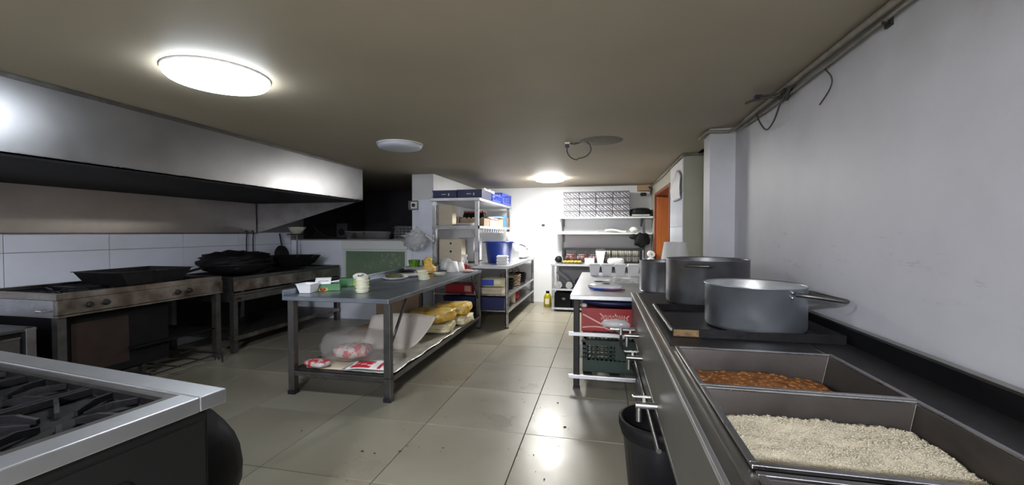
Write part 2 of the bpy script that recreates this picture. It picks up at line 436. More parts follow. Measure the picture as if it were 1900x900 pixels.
struct('wall_store', MB().box(-5.303, -2.8, 8.6, 8.7, 0, CEIL).box(-5.31, -5.303, 6.62, 8.6, 0, CEIL).box(-2.81, -2.8, 6.43, 8.6, 0, CEIL), 'dark wall', label='dark walls of the store room beyond the pass-through')

# green glazed panel in the half wall
wd = thing('window_1', 'green glass panel in a white frame set in the half wall', None, (-3.695, 6.3, .62)); wd['kind'] = 'structure'
f_ = MB().box(-.575, .575, -.02, .05, .525, .555).box(-.575, .575, -.02, .05, 0, .03).box(-.575, -.545, -.02, .05, .03, .525).box(.545, .575, -.02, .05, .03, .525)
f_.build('frame', 'white frame', wd, .003)
B(-.6, .6, -.045, 0, .56, .70).build('header', 'white frame', wd, .004)
B(-.545, .545, .01, .02, .03, .525).build('pane', 'green glass', wd)
sm = MB()
for k in range(16):
    x, z = random.uniform(-.25, .45), random.uniform(.2, .48); a = random.uniform(.012, .05); b_ = random.uniform(.012, .045)
    pts = [(x + a * math.cos(t * PI / 4) * random.uniform(.5, 1.2), .008, z + b_ * math.sin(t * PI / 4) * random.uniform(.5, 1.2)) for t in range(8)]
    sm.add(pts, [tuple(range(8))])
o = sm.build('smear', 'smear', wd); o['kind'] = 'stuff'

# door
dr = thing('door_1', 'orange brown wooden door standing open in its dark red frame', None, (.945, DY0, 0)); dr['kind'] = 'structure'
dw = DY1 - DY0
B(-.015, .17, -.0, .05, 0, DZ).build('frame', 'door frame wood', dr, .004)
B(-.015, .17, dw - .05, dw, 0, DZ).build('frame', 'door frame wood', dr, .004)
B(-.015, .17, .05, dw - .05, DZ - .05, DZ).build('frame', 'door frame wood', dr, .004)
lf = B(.02, .84, dw - .10, dw - .055, .01, DZ - .06).build('leaf', 'door wood', dr, .003)
MB().cyl((.16, dw - .10, 1.0), (.16, dw - .15, 1.0), .022).cyl((.16, dw - .15, 1.0), (.27, dw - .15, 1.0), .012).build('handle', 'chrome', lf)

# ================================================================== ceiling lamps, cables
def lamp(x, y, r, glow, label):
    t = thing('ceiling_lamp', label, 'lamp', (x, y, CEIL), 0, 'round ceiling lamps')
    MB().lathe([(r + .006, 0), (r + .006, -.008), (r + .002, -.012), (r, -.012), (r, -.006)], 40).build('rim', 'white plastic', t)
    MB().lathe([(r - .002, -.012), (r - .004, -.030), (r * .93, -.044), (r * .8, -.052), (r * .4, -.058), (.002, -.059)], 40).build('diffuser', glow, t)
    return t
lamp(-2.26, 2.10, .27, 'lamp glow', 'large lit round ceiling lamp shining near the exhaust hood')
lamp(-2.12, 4.13, .235, 'lamp off', 'unlit round white ceiling lamp')
lamp(-.90, 7.25, .25, 'far lamp glow', 'lit round ceiling lamp close to the back wall')
lamp(-.45, -2.2, .25, 'rear lamp glow', 'lit round ceiling lamp at the near end of the kitchen behind the gas range')

pt = solo('ceiling_patch', MB().lathe([(.002, -.004), (.21, -.004), (.22, 0), (.002, 0)][::-1], 28), 'ceiling patch', 'round grey patch where a ceiling lamp is missing', 'ceiling patch', (-.02, 4.42, CEIL - .0005))
t = thing('dangling_cable', 'loop of loose black cable with a connector hanging from the ceiling', 'cable', (-.36, 4.42, CEIL))
c0 = []
for k in range(17):
    a = PI + PI * k / 16
    c0.append((.115 + .125 * math.cos(a), .01, -.075 + .125 * math.sin(a) * (.9 if k < 8 else .75)))
c0 = [(-.01, .01, -.05)] + c0 + [(.225, .01, -.03), (.19, .01, -.002)]
MB().tube(c0, .0055, 6).build('cable', 'cable', t)
MB().box(-.028, .012, -.008, .028, -.055, -.018).build('connector', 'black plastic', t, .003)
MB().tube([(-.01, .01, -.018), (.0, .01, -.006), (.05, .0, -.012), (.11, .04, -.003)], .004).tube([(.01, .01, -.01), (.06, .03, -.02), (.13, .02, -.006)], .004).build('wire', 'cable', t)
B(-.03, .02, -.01, .03, -.018, 0).build('clip', 'white plastic', t)

pp = MB()
py = [(1.135, y, CEIL - .03 - .006 * math.sin(y * 1.7)) for y in [-1.5 + k * .35 for k in range(16)]]
pp.tube(py, .017, 8).tube([(1.148, y, CEIL - .066 - .008 * math.sin(y * 2.3 + 1)) for y in [-1.5 + k * .28 for k in range(20)]], .009, 6)
pp.tube([(1.135, 3.75, CEIL - .03), (1.135, 3.98, CEIL - .035), (1.1, 4.09, CEIL - .04), (1.0, 4.105, CEIL - .035), (.94, 4.11, CEIL - .03), (.925, 4.16, CEIL - .03), (.925, 4.4, CEIL - .035)], .014, 8)
solo('ceiling_conduit', pp, 'dusty pipe', 'dusty conduit pipes running under the ceiling along the pale grey wall', 'pipe')
t = thing('loose_wires', 'tangle of loose wires hanging from the ceiling conduit', 'wire', (1.13, 3.0, CEIL - .05))
MB().tube(smooth([(0, -.12, .0), (-.03, -.05, -.06), (-.02, .1, -.15), (.0, .28, -.17), (.01, .42, -.10), (0, .50, 0)]), .006, 6).tube(smooth([(.02, -.45, -.02), (.02, -.53, -.10), (.025, -.50, -.15), (.025, -.40, -.20)]), .004).build('wire_loop', 'cable', t)
MB().tube([(0, 0, .0), (-.05, .02, -.02), (-.12, .1, .0), (-.18, .15, -.015)], .008).tube([(0, .05, .01), (-.08, .12, .02), (-.13, .12, -.01)], .006).tube([(.0, -.08, .01), (.01, -.02, -.05), (.0, .05, -.03)], .012).build('wire_end', 'cable', t)
B(-.14, -.10, .08, .12, -.012, .02).build('connector', 'black plastic', t)
B(-.02, .03, -.05, .03, -.03, .012).build('connector', 'black plastic', t)
t = thing('wall_hook', 'small black bracket screwed high on the pale grey wall', 'bracket', (1.17, 2.32, 2.30))
q = at(1650, 41, X=1.165); t.location = (1.17, q.y, q.z)
MB().box(-.012, 0, -.02, .02, -.02, .02).cyl((-.03, 0, 0), (-.012, 0, 0), .008).build('plate', 'black plastic', t)
pp = MB().tube([(.935, y, CEIL - .035 - .01 * math.sin(y * 2)) for y in [5.3 + k * .3 for k in range(12)]], .016, 6)
pp.tube([(.935, 5.3, CEIL - .035), (.96, 5.32, CEIL - .02), (1.165, 5.32, CEIL - .02)], .012, 6)
solo('ceiling_conduit', pp, 'dusty pipe', 'thin dusty conduit pipe above the orange door', 'pipe')
t = thing('junction_box', 'beige junction box with black cable under the ceiling beside the door', 'junction box', (.80, 8.62, 2.26))
B(-.13, .10, -.06, .08, .02, .135).build('box', 'clay', t, .004)
MB().lathe([(.055, -.06), (.06, -.02), (.05, 0), (.002, 0)], 16, (-.02, -.04, -.02)).build('camera_dome', 'black plastic', t)
MB().tube([(.08, -.04, .10), (.12, -.10, .04), (.11, -.12, -.05)], .02).build('cable', 'cable', t)

# ================================================================== exhaust hood
t = thing('exhaust_hood', 'long stainless steel exhaust hood above the black ranges', 'hood', (-3.45, 1.5, 1.935))
y0, y1 = -3.05, 4.045
B(-.012, .0, y0, y1, 0, .435).build('front_panel', 'hood steel', t)
B(-.03, .006, y0, y1, -.006, .0).build('lip', 'steel', t, .002)
B(-.012, .012, y0, y1, .435, .462).build('top_trim', 'frame steel', t)
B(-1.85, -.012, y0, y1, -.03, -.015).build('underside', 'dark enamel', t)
bp = B(-1.85, -1.835, y0, y1 - .02, -.482, -.03).build('back_panel', 'panel steel', t)
B(-1.852, -1.822, y0, y1 - .02, -.496, -.482).build('bottom_trim', 'frame steel', t)
g = MB(); g.add([(-.0, y1, 0), (-1.85, y1, 0), (-1.85, y1, -.49), (-.0, y1 + .008, 0), (-1.85, y1 + .008, 0), (-1.85, y1 + .008, -.49)], [(0, 1, 2), (5, 4, 3), (0, 3, 4, 1), (1, 4, 5, 2), (2, 5, 3, 0)])
g.box(-1.85, 0, y1, y1 + .008, 0, .44)
g.build('end_panel', 'dull pot', t)

# ================================================================== ranges
def grate(x, y, z, a, b, t):
    g = MB()
    for sx in (-1, 1): g.box(x + sx * a - .009, x + sx * a + .009, y - b, y + b, z, z + .022)
    for sy in (-1, 1): g.box(x - a + .009, x + a - .009, y + sy * b - .009, y + sy * b + .009, z, z + .022)
    for k in range(8):
        an = PI * k / 4 + PI / 8
        rr = min(a / max(.01, abs(math.cos(an))), b / max(.01, abs(math.sin(an)))) - .01
        ri = .055
        c_, s_ = math.cos(an), math.sin(an); n_ = (-s_ * .006, c_ * .006)
        pr = [(rr, z + .004), (rr, z + .022), (ri + .06, z + .026), (ri, z + .012), (ri, z - .004), (ri + .08, z + .004)]
        vs = [(x + c_ * q[0] + sg * n_[0], y + s_ * q[0] + sg * n_[1], q[1]) for sg in (1, -1) for q in pr]
        n = len(pr)
        g.add(vs, [tuple(range(n)), tuple(range(2 * n - 1, n - 1, -1))] + [(k2, n + k2, n + (k2 + 1) % n, (k2 + 1) % n) for k2 in range(n)])
    o = g.build('grate', 'greasy iron', t)
    MB().lathe([(.06, -.045), (.06, -.02), (.045, -.012), (.002, -.010)], 18, (x, y, z)).build('burner', 'black iron', t)
    return o
def ring_top(t, x0, x1, y0, y1, z0, z1, rw, m, bevel=.004):
    MB().box(x0, x1, y0, y0 + rw, z0, z1).box(x0, x1, y1 - rw, y1, z0, z1).box(x0, x0 + rw, y0 + rw, y1 - rw, z0, z1).box(x1 - rw, x1, y0 + rw, y1 - rw, z0, z1).build('top_rim', m, t, bevel)
def knob(t, x, y, z, r=.022):
    k = MB().cyl((x, y, z), (x + .012, y, z), r * 1.25, n=16).cyl((x + .012, y, z), (x + .035, y, z), r, r * .85, 16).box(x + .035, x + .042, y - .005, y + .005, z - r * .8, z + r * .8).build('knob', 'black plastic', t)
    return k

# --- range by the tiled wall
t = thing('gas_range', 'greasy steel gas range with open grates in front of the white tiles', 'stove', (-4.27, 2.48, 0))
LN = 1.49
ring_top(t, -1.0, 0, 0, LN, .905, .958, .05, 'stained steel')
B(-.95, -.05, .05, LN - .05, .89, .90).build('well', 'dark enamel', t)
B(-.03, .012, .0, LN, .785, .905).build('front_panel', 'stained steel', t, .003)
B(-.03, .016, .0, LN, .765, .780).build('front_trim', 'stained steel', t, .002)
B(-1.0, -.03, .0, .015, .765, .905).build('end_panel', 'steel', t)
MB().cyl((-.10, -.03, .82), (-.16, -.03, .82), .009).cyl((-.10, 0, .82), (-.10, -.03, .82), .007).cyl((-.16, 0, .82), (-.16, -.03, .82), .007).build('handle', 'chrome', t)
for u, v in ((165, 549), (196, 546), (329, 531), (351, 529)):
    q = at(u, v, X=-4.258); knob(t, .012, q.y - 2.48, .845)
for k in range(3): grate(-.5, .28 + k * .465, .915, .40, .215, t)
for x in (-.04, -.96):
    for y in (.04, LN - .04): MB().box(x - .03, x + .03, y - .03, y + .03, .03, .765).cyl((x, y, 0), (x, y, .03), .022).build('leg', 'frame steel', t)
B(-.90, -.12, .10, .98, .17, .74).build('oven_box', 'dark enamel', t, .01)
B(-.12, -.112, .16, .60, .24, .68).build('oven_door', 'oven rust', t)
for y in (.2, .75): MB().box(-.19, -.14, y - .02, y + .02, 0, .17).build('foot', 'black iron', t)
B(-.97, -.03, LN - .9, LN - .06, .36, .375).build('lower_shelf', 'dark enamel', t)
# drawer unit left of it
t = thing('drawer_unit', 'low dark steel drawer unit beside the greasy gas range', 'cabinet', (-4.32, 1.55, 0))
B(-.85, -.02, 0, .80, .05, .70).build('body', 'dark enamel', t)
for k, (z0, z1) in enumerate(((.50, .66), (.28, .46), (.08, .24))):
    d = B(-.02, .0, .03, .74, z0, z1).build('drawer', 'frame steel', t, .003)
    B(.0, .012, .03, .74, z1 - .012, z1).build('handle', 'steel', d)
B(-.02, .03, .76, .82, .0, .72).build('post', 'steel', t, .004)
B(-.87, .02, -.01, .83, .70, .72).build('top', 'frame steel', t)
for y in (.05, .72): B(-.8, -.1, y, y + .04, 0, .05).build('foot', 'black iron', t)

# wire rack on the floor
r_ = MB()
for k in range(5): r_.cyl((-.78, .02 + k * .24, .10), (.08, .02 + k * .24, .10), .007, n=6)
for x in (-.78, -.35, .08): r_.cyl((x, .0, .108), (x, 1.0, .108), .008, n=6)
for x in (-.78, .08):
    for y in (.02, .98): r_.cyl((x, y, 0), (x, y, .11), .008, n=6)
solo('wire_rack', r_, 'black iron', 'thin black wire rack standing on the floor under the gas range', 'rack', (-4.24, 2.88, 0))

# --- second range
t = thing('griddle_range', 'long black range with a dark steel front reaching the half wall', 'stove', (-4.3, 4.15, 0))
LN = 2.05
ring_top(t, -.99, 0, 0, LN, .875, .918, .06, 'frame steel')
B(-.93, -.06, .06, LN - .06, .86, .895).build('griddle_plate', 'black iron', t)
B(-.02, .008, 0, LN, .745, .875).build('front_panel', 'stained steel', t, .003)
B(-.02, .014, 0, LN, .70, .725).build('front_trim', 'frame steel', t, .002)
B(-.02, .006, 0, LN, .62, .69).build('front_panel', 'frame steel', t, .002)
B(-.99, -.02, LN - .015, LN, .62, .875).build('end_panel', 'frame steel', t)
B(-.99, -.02, 0, .015, .62, .875).build('end_panel', 'frame steel', t)
knob(t, .008, .06, .66, .014)
for x in (-.035, -.955):
    for y in (.035, 1.05, LN - .035): MB().box(x - .03, x + .03, y - .03, y + .03, .0, .62).build('leg', 'frame steel', t)
B(-.97, -.02, .03, LN - .03, .17, .20).build('lower_shelf', 'frame steel', t)
B(-.02, .004, .0, LN, .155, .205).build('shelf_lip', 'stained steel', t)
B(-.97, -.95, .03, LN - .03, .20, .62).build('rear_panel', 'dark enamel', t)

def roundpan(r0, r1, h, th=.006, n=36):
    return MB().lathe([(.002, 0), (r0, 0), (r1, h), (r1 + .008, h + .004), (r1 + .006, h + .008), (r1 - th, h), (r0 - th, th), (.002, th)], n)
t = thing('roasting_pan', 'square black roasting pan with flared sides on the gas range', 'pan', (-4.72, 3.40, .945), R(3))
MB().tub(0, 0, 0, .125, .25, .28, .28, .36, .006, .012).build('body', 'black iron', t)
MB().box(.285, .31, -.06, .06, .115, .130).build('handle', 'black iron', t)
t = thing('covered_wok', 'black wok heaped under a wrinkled black bag on the range', 'wok', (-4.78, 4.68, .919), R(90))
MB().lathe([(.002, 0), (.24, 0), (.38, .05), (.43, .12), (.44, .13), (.42, .12), (.002, .06)], 32).build('body', 'black iron', t)
MB().blob((0, 0, .155), (.40, .39, .13), 3, .28, 2.6, 40, 20, .85).build('cover', 'black bag', t)
MB().tube([(-.40, .0, .12), (-.52, 0, .10), (-.70, .02, .065)], .016).build('handle', 'black iron', t)
t = thing('iron_wok', 'wide black wok with tongs and a bit of yellow food', 'wok', (-4.74, 5.62, .919))
MB().lathe([(.002, 0), (.20, 0), (.34, .07), (.42, .17), (.43, .175), (.41, .165), (.33, .075), (.19, .02), (.002, .02)], 36).build('body', 'black iron', t)
for a in (0, PI):
    MB().tube([(.42 * math.cos(a), -.07, .16), (.47 * math.cos(a), -.05, .19), (.47 * math.cos(a), .05, .19), (.42 * math.cos(a), .07, .16)], .01).build('handle', 'black iron', t)
solo('fried_food', MB().blob((0, 0, .02), (.20, .15, .03), 9, .3, 4, 18, 8), 'banana', 'heap of dull yellow food inside the wide wok', 'food', (-4.74, 5.60, .96))
t = thing('tongs', 'steel tongs lying across the wide black wok', 'tongs', (-4.40, 5.62, 1.07), R(10))
MB().bar((-.2, -.012, .02), (.18, .012, .075), .014, .004).bar((-.2, .012, .02), (.18, .04, .075), .014, .004).build('arms', 'chrome', t)
B(-.215, -.19, -.02, .02, .005, .03).build('grip', 'chrome', t)

# utensils hanging in the corner
for i, (y, x, lab) in enumerate(((5.30, -5.262, 'long black ladle hanging from the hood edge'), (5.42, -5.262, 'second black ladle hanging nearer the half wall'))):
    t = thing('ladle', lab, 'ladle', (x, y, 1.455), 0, 'ladles hanging in the corner')
    MB().tube([(0, 0, .02), (.02, 0, .03), (.03, 0, 0), (.02, 0, -.10), (.02, 0, -.30)], .009).build('handle', 'black iron', t)
    MB().lathe([(.002, -.05), (.045, -.03), (.06, .01), (.055, .012), (.002, -.04)], 16, (.055, 0, -.30)).build('bowl', 'black iron', t)
t = thing('rod_stand', 'thin rod stand with a small round tray in the corner of the range', 'stand', (-4.98, 6.05, .918))
MB().lathe([(.002, 0), (.06, 0), (.06, .008), (.002, .01)], 16).build('base', 'black iron', t)
MB().cyl((0, 0, .008), (0, 0, .50), .012).build('rod', 'frame steel', t)
MB().lathe([(.002, .50), (.15, .50), (.16, .515), (.15, .512), (.002, .508)], 24).build('tray', 'black iron', t)
solo('mixing_bowl', MB().lathe([(.002, 0), (.07, 0), (.14, .11), (.145, .115), (.135, .11), (.07, .01), (.002, .01)], 24), 'cream tub', 'dull yellow bowl on the little rod stand tray', 'bowl', (-4.98, 6.05, 1.433))
t = thing('frying_pan', 'round black frying pan leaning on the tiles beside the rod stand', 'pan', (-5.22, 5.95, .918))
MB().lathe([(.002, 0), (.13, 0), (.155, .04), (.15, .042), (.125, .006), (.002, .006)], 24, T=Matrix.Translation((.0, 0, .17)) @ Matrix.Rotation(R(80), 4, 'Y')).build('body', 'black iron', t)
MB().tube([(.03, 0, .33), (-.01, 0, .52)], .012).build('handle', 'black iron', t)

# on the pass-through ledge
t = thing('small_speaker', 'small black box standing on the pass-through ledge', 'speaker', (-4.38, 6.46, LZ + .02))
B(-.10, .10, -.07, .07, 0, .27).build('body', 'black plastic', t, .006)
MB().cyl((0, -.07, .12), (0, -.078, .12), .06).build('cone', 'dark enamel', t)
solo('power_cable', MB().tube(smooth([(-4.94, 6.40, 1.58), (-4.85, 6.38, 1.50), (-4.7, 6.37, 1.41), (-4.58, 6.36, 1.375), (-4.42, 6.365, 1.362), (-4.30, 6.34, 1.36), (-4.24, 6.34, 1.36)], 4), .012), 'black plastic', 'black cable drooping along the pass-through ledge', 'cable')
t = thing('steel_tray', 'long low steel tray on the pass-through ledge', 'tray', (-3.87, 6.45, LZ + .02))
MB().tub(0, 0, 0, .125, .36, .12, .38, .14, .004, .01).build('body', 'steel', t)
t = thing('egg_tray', 'dark moulded egg tray, lowest of the stack in the store room', 'egg tray', (-3.28, 6.56, LZ + .02), 0, 'egg trays in the pass-through')
et = MB()
et.box(-.19, .19, -.06, .06, 0, .012)
for a in range(6):
    for b_ in range(2): et.lathe([(.022, .012), (.016, .042), (.002, .046)], 8, (-.158 + a * .063, -.03 + b_ * .06, 0))
et.build('body', 'dull pot', t)
for k in range(1, 5):
    dup(t, (-3.28 + .006 * (k % 2), 6.56, LZ + .02 + k * .0465), None, 'dark moulded egg tray, %s of the stack in the store room' % ['second from the bottom', 'middle one', 'second from the top', 'topmost'][k - 1])
t = thing('wall_switch', 'white rotary switch box at the edge of the dark pass-through', 'switch', (-3.0, 6.302, 1.90))
q = at(769, 381, Y=6.28); t.location = (q.x, 6.31, q.z)
B(-.10, .06, -.05, 0, -.075, .075).build('box', 'frame steel', t, .004)
B(-.05, .055, -.06, -.05, -.055, .055).build('plate', 'white plastic', t, .003)
MB().cyl((0, -.06, 0), (0, -.078, 0), .03).build('dial', 'black plastic', t)

# --- near range
t = thing('gas_range', 'black sided gas range with star shaped grates closest to the camera', 'stove', (-1.255, 1.178, 0), R(-6.74))
LX, LY = 1.6, .95
ring_top(t, -LX, 0, -LY, 0, .872, .92, .088, 'pale steel', .004)
B(-LX + .088, -.088, -LY + .088, -.088, .855, .868).build('well', 'dark enamel', t)
B(-.13, -.088, -LY + .088, -.088, .868, .912).build('inner_rail', 'frame steel', t)
B(-LX + .088, -.13, -.115, -.088, .868, .912).build('inner_rail', 'frame steel', t)
for k in range(3):
    for y in (-.288, -.668): grate(-.318 - k * .40, y, .878, .188, .178, t)
B(-LX + .01, -.012, -LY + .01, -.055, .12, .872).build('body', 'range side', t, .006)
B(-.012, -.004, -LY + .01, -.07, .40, .84).build('side_panel', 'range side', t)
MB().cyl((-.004, -.30, .735), (.001, -.30, .735), .026).build('port', 'dark enamel', t)
for x in (-.08, -LX + .08):
    for y in (-.1, -LY + .08): MB().cyl((x, y, 0), (x, y, .12), .03).build('leg', 'black iron', t)
t = thing('rubbish_bag', 'bulging black bag behind the near gas range', 'bag', (-2.02, 1.60, 0))
MB().blob((0, 0, .30), (.30, .22, .305), 4, .09, 1.6, 26, 14, .85).build('body', 'black bag', t)
MB().tube([(-.05, 0, .56), (-.08, .01, .62), (-.12, 0, .64)], .03).build('knot', 'black bag', t)

# ================================================================== main prep table
TZ = .89
t = thing('prep_table', 'long dark steel prep table with a cluttered lower shelf', 'table', (-1.757, 3.2, 0), R(.7))
LY = 2.9
B(-1.03, 0, 0, LY, TZ - .04, TZ).build('tabletop', 'table steel', t, .004)
B(-1.03, -1.012, .0, LY, TZ, TZ + .052).build('upstand', 'table steel', t, .003)
for x in (-1.0, -.065):
    for y in (.03, LY - .09):
        l = MB().box(x, x + .06, y, y + .06, .035, TZ - .04).build('leg', 'frame steel', t, .004)
        B(x - .006, x + .066, y - .006, y + .066, 0, .035).build('foot', 'black plastic', l, .004)
B(-1.0, -.005, .03, LY - .03, .195, .215).build('shelf', 'frame steel', t, .003)
B(-.02, -.0, .09, LY - .09, .17, .215).build('shelf_rail', 'frame steel', t)
B(-.94, -.065, .04, .055, .17, .215).build('shelf_rail', 'frame steel', t)
for y0, y1 in ((.10, .42), (LY - .10, LY - .42)):
    MB().bar((-.035, y0, .47), (-.035, y1, TZ - .045), .02, .02).build('brace', 'frame steel', t)

PT = lambda u, v: at(u, v, Z=TZ + .001)
def sq_tub(name, label, p, a0, a1, h, m, rz=0, group=None, cat='container'):
    t = thing(name, label, cat, p, rz, group)
    MB().tub(0, 0, 0, h, a0, a0, a1, a1, .003, .005).build('body', m, t, .002)
    return t
t = thing('foam_bowl', 'white foam bowl with flared sides at the table corner', 'bowl', PT(556, 545) + Vector((.025, .085, 0)), R(4))
MB().tub(0, 0, 0, .082, .052, .055, .074, .078, .004, .006).build('body', 'foam', t, .004)

# green cartons
p = Vector((-2.615, 3.60, TZ + .001))
t = thing('green_carton', 'low green carton with a white label and red badge near the foam bowl', 'carton', p, R(28))
B(-.11, .11, -.05, .05, 0, .065).build('box', 'green card', t, .002)
B(-.11, .0, -.0515, -.05, 0, .030).build('lime_band', 'lime card', t)
MB().lathe([(.024, 0), (.024, .0012), (.002, .0014)], 16, T=Matrix.Translation((-.045, -.0505, .016)) @ Matrix.Rotation(PI / 2, 4, 'X') @ Matrix.Diagonal((1.1, .62, 1, 1))).build('badge', 'red plastic', t)
lb = MB().sheet(8, 6, lambda a, b: (-.118 + .145 * a, -.052 + .085 * b, .067 + .055 * b + .02 * a * math.sin(b * PI)), .0015).build('label_flap', 'paper', t)
MB().tube([(-.085, -.03, .087), (-.065, -.02, .092), (-.04, -.025, .090), (.005, -.03, .092)], .004, 5).build('print_mark', 'dark print', lb)
p = Vector((-2.545, 3.965, TZ + .001))
t = thing('green_carton', 'taller green and lime carton with a white oval picture label', 'carton', p, R(24))
B(-.16, .13, -.06, .06, 0, .085).build('box', 'green card', t, .002)
B(-.02, .131, -.0615, -.06, 0, .082).build('lime_band', 'lime card', t)
o_ = MB().lathe([(.06, 0), (.058, .004), (.002, .005)], 24, T=Matrix.Translation((.045, -.055, .105)) @ Matrix.Rotation(R(62), 4, 'X') @ Matrix.Diagonal((1.25, .62, 1, 1))).build('oval_label', 'paper', t)
s_ = MB()
for k in range(9): s_.blob((.045 + random.uniform(-.035, .035), -.0625 + random.uniform(-.004, .0), .108 + random.uniform(-.014, .014)), (.009, .003, .007), k, .1, 2, 8, 5)
s = s_.build('berry_print', 'dark print', o_); s['kind'] = 'stuff'

# stacks of cream tubs
def tub_stack(u, v, n, a, h, what, dx=0.):
    b = PT(u, v) + Vector((0, a, 0))
    t = thing('food_tub', 'lowest of %s' % what, 'tub', b, R(8), 'stacked cream tubs on the prep table')
    MB().lathe([(.002, 0), (a * .80, 0), (a * .88, h * .25), (a * .93, h * .78)], 20).build('body', 'cream tub', t)
    MB().lathe([(a * .93, h * .76), (a * 1.02, h * .78), (a * 1.02, h * .94), (a * .9, h), (.002, h)], 20).build('lid', 'cream tub', t)
    words = ['second from the bottom', 'third from the bottom', 'fourth from the bottom', 'top']
    for k in range(1, n):
        dup(t, b + Vector((random.uniform(-.005, .005) - dx * k, random.uniform(-.004, .004), h * k + .0005 * k)), R(8 + 7 * k), ('%s one of %s' % (words[k - 1] if k < n - 1 else 'top', what)))
tub_stack(665, 545, 5, .062, .0295, 'five stacked cream tubs beside the green cartons')
tub_stack(782, 521, 4, .068, .0295, 'four stacked cream tubs beside the white plates', .008)
t = thing('food_tub', 'single low cream tub beside the stack of four', 'tub', PT(812, 512) + Vector((0, .06, 0)), 0)
MB().lathe([(.002, 0), (.062, 0), (.078, .03), (.082, .034), (.074, .032), (.058, .006), (.002, .006)], 20).build('body', 'cream tub', t)

# plates
def plate(p, r, label, rz=0.):
    t = thing('plate', label, 'plate', p, rz, 'white plates on the prep table')
    MB().lathe([(.002, 0), (r * .6, 0), (r * .72, .012), (r, .03), (r, .033), (r * .7, .018), (r * .58, .006), (.002, .006)], 28).build('dish', 'white plastic', t)
    return t
pl = Vector((-2.45, 4.62, TZ))
plate(pl, .165, 'white plate piled with chopped dark herbs')
hb = MB()
hb.blob((0, 0, .036), (.105, .105, .032), 5, .3, 4, 22, 8)
for k in range(60):
    a = random.uniform(0, 2 * PI); q = random.uniform(0, .10)
    hb.blob((q * math.cos(a), q * math.sin(a), .066 - 2.6 * q * q + random.uniform(-.006, .004)), (.014, .008, .005), k, .3, 3, 6, 4)
o = solo('chopped_herbs', hb, 'herbs', 'chopped dark herbs lying on the white plate', 'food', pl + Vector((0, 0, .002)))
o['kind'] = 'stuff'
plate(Vector((-2.43, 4.985, TZ)), .165, 'white plate without food behind the herb plate')
t = thing('black_dish', 'low black dish lying upside down behind the white plates', 'dish', Vector((-2.60, 5.29, TZ)))
MB().lathe([(.002, 0), (.125, 0), (.13, .012), (.10, .05), (.002, .06)], 24).build('body', 'black plastic', t)
# lettuce in its crate
p = Vector((-2.552, 5.60, TZ))
t = thing('vegetable_tray', 'low grey tray holding green lettuce', 'tray', p, R(2))
MB().tub(0, 0, 0, .075, .195, .13, .205, .14, .005, .005).build('body', 'grey sheet', t)
for k, (x, y, lab) in enumerate(((-.11, .0, 'loose green lettuce head in the grey tray, far from the yellow bag'), (.10, -.0, 'loose green lettuce head in the grey tray, beside the yellow bag'))):
    lt = MB()
    lt.blob((0, 0, .075), (.065, .065, .07), 20 + k, .2, 3, 20, 10)
    for j in range(16):
        a = 2 * PI * j / 16; rr = .035 + .015 * (j % 2)
        lt.sheet(4, 4, lambda s, q, a=a, rr=rr: ((rr + .035 * q) * math.cos(a + (s - .5) * .7), (rr + .035 * q) * math.sin(a + (s - .5) * .7),   .02 + .14 * q + .012 * math.sin(s * 9 + j)), .0015)
    solo('lettuce', lt, 'lettuce', lab, 'lettuce', p + Vector((x, y, .006)))
# bag of orange food
p = Vector((at(796, 505, Y=5.35).x, 5.35, TZ))
t = thing('snack_bag', 'upright clear bag of orange and yellow food', 'bag', p)
MB().blob((0, 0, .062), (.095, .065, .062), 11, .22, 3.2, 24, 14, .8).build('food', 'orange food', t)
MB().blob((-.015, 0, .15), (.062, .045, .075), 12, .35, 3.4, 20, 12, flat=False).build('bag_top', 'yellow pack', t)
# foam cups in clear bag and two foam cup stacks, spray bottle
def nest(t, n, r0, r1, h, dz, m='foam'):
    for k in range(n):
        MB().lathe([(.002, 0), (r0, 0), (r1, h), (r1 + .004, h), (r1 + .004, h + .005), (r1 - .003, h + .003), (r0 - .003, .004), (.002, .004)], 20, (0, 0, dz * k)).build('cup', m, t)
for i, (u, v, L, lab) in enumerate(((824, 492, .0, 'lying stack of white foam bowls wrapped in a clear bag'), (838, 493, .0, 'white foam bowl upturned between the bagged stack and spray bottle'), (851, 491, .0, 'small white foam bowl upturned nearest the spray bottle'))):
    yy = (5.93, 5.68, 5.86)[i]
    p = Vector((at(u, v, Y=yy).x + (.035 if i == 0 else 0), yy, TZ))
    if i == 0:
        t = thing('foam_bowl_bag', lab, 'bag', p)
        MB().blob((.0, 0, .092), (.105, .09, .09), 31, .16, 2, 20, 12).build('bag', 'cloudy film', t)
        MB().lathe([(.002, 0), (.105, 0), (.075, .12), (.002, .13)], 20, (.0, 0, .012)).build('bowls', 'foam', t)
    else:
        rr = .088 if i == 1 else .072
        t = thing('foam_bowl', lab, 'bowl', p + Vector((.02, 0, 0)))
        MB().lathe([(.002, .012), (rr - .006, .004), (rr, 0), (rr + .004, .004), (rr * .9, .06), (rr * .68, .15 if i == 1 else .125), (.002, .152 if i == 1 else .127)], 22).build('body', 'foam', t)
p = Vector((at(863, 489, Y=6.0).x, 6.0, TZ))
t = thing('spray_bottle', 'clear spray bottle half full of red liquid', 'bottle', p)
MB().lathe([(.002, 0), (.045, 0), (.046, .08), (.044, .09)], 16).build('liquid', 'red plastic', t)
MB().lathe([(.044, .09), (.042, .14), (.018, .18), (.018, .20)], 16).build('bottle', 'film', t)
MB().box(-.06, .03, -.014, .014, .20, .235).box(-.05, -.038, -.006, .006, .165, .20).cyl((0, 0, .17), (0, 0, .205), .02, n=10).build('trigger_head', 'white plastic', t, .003)
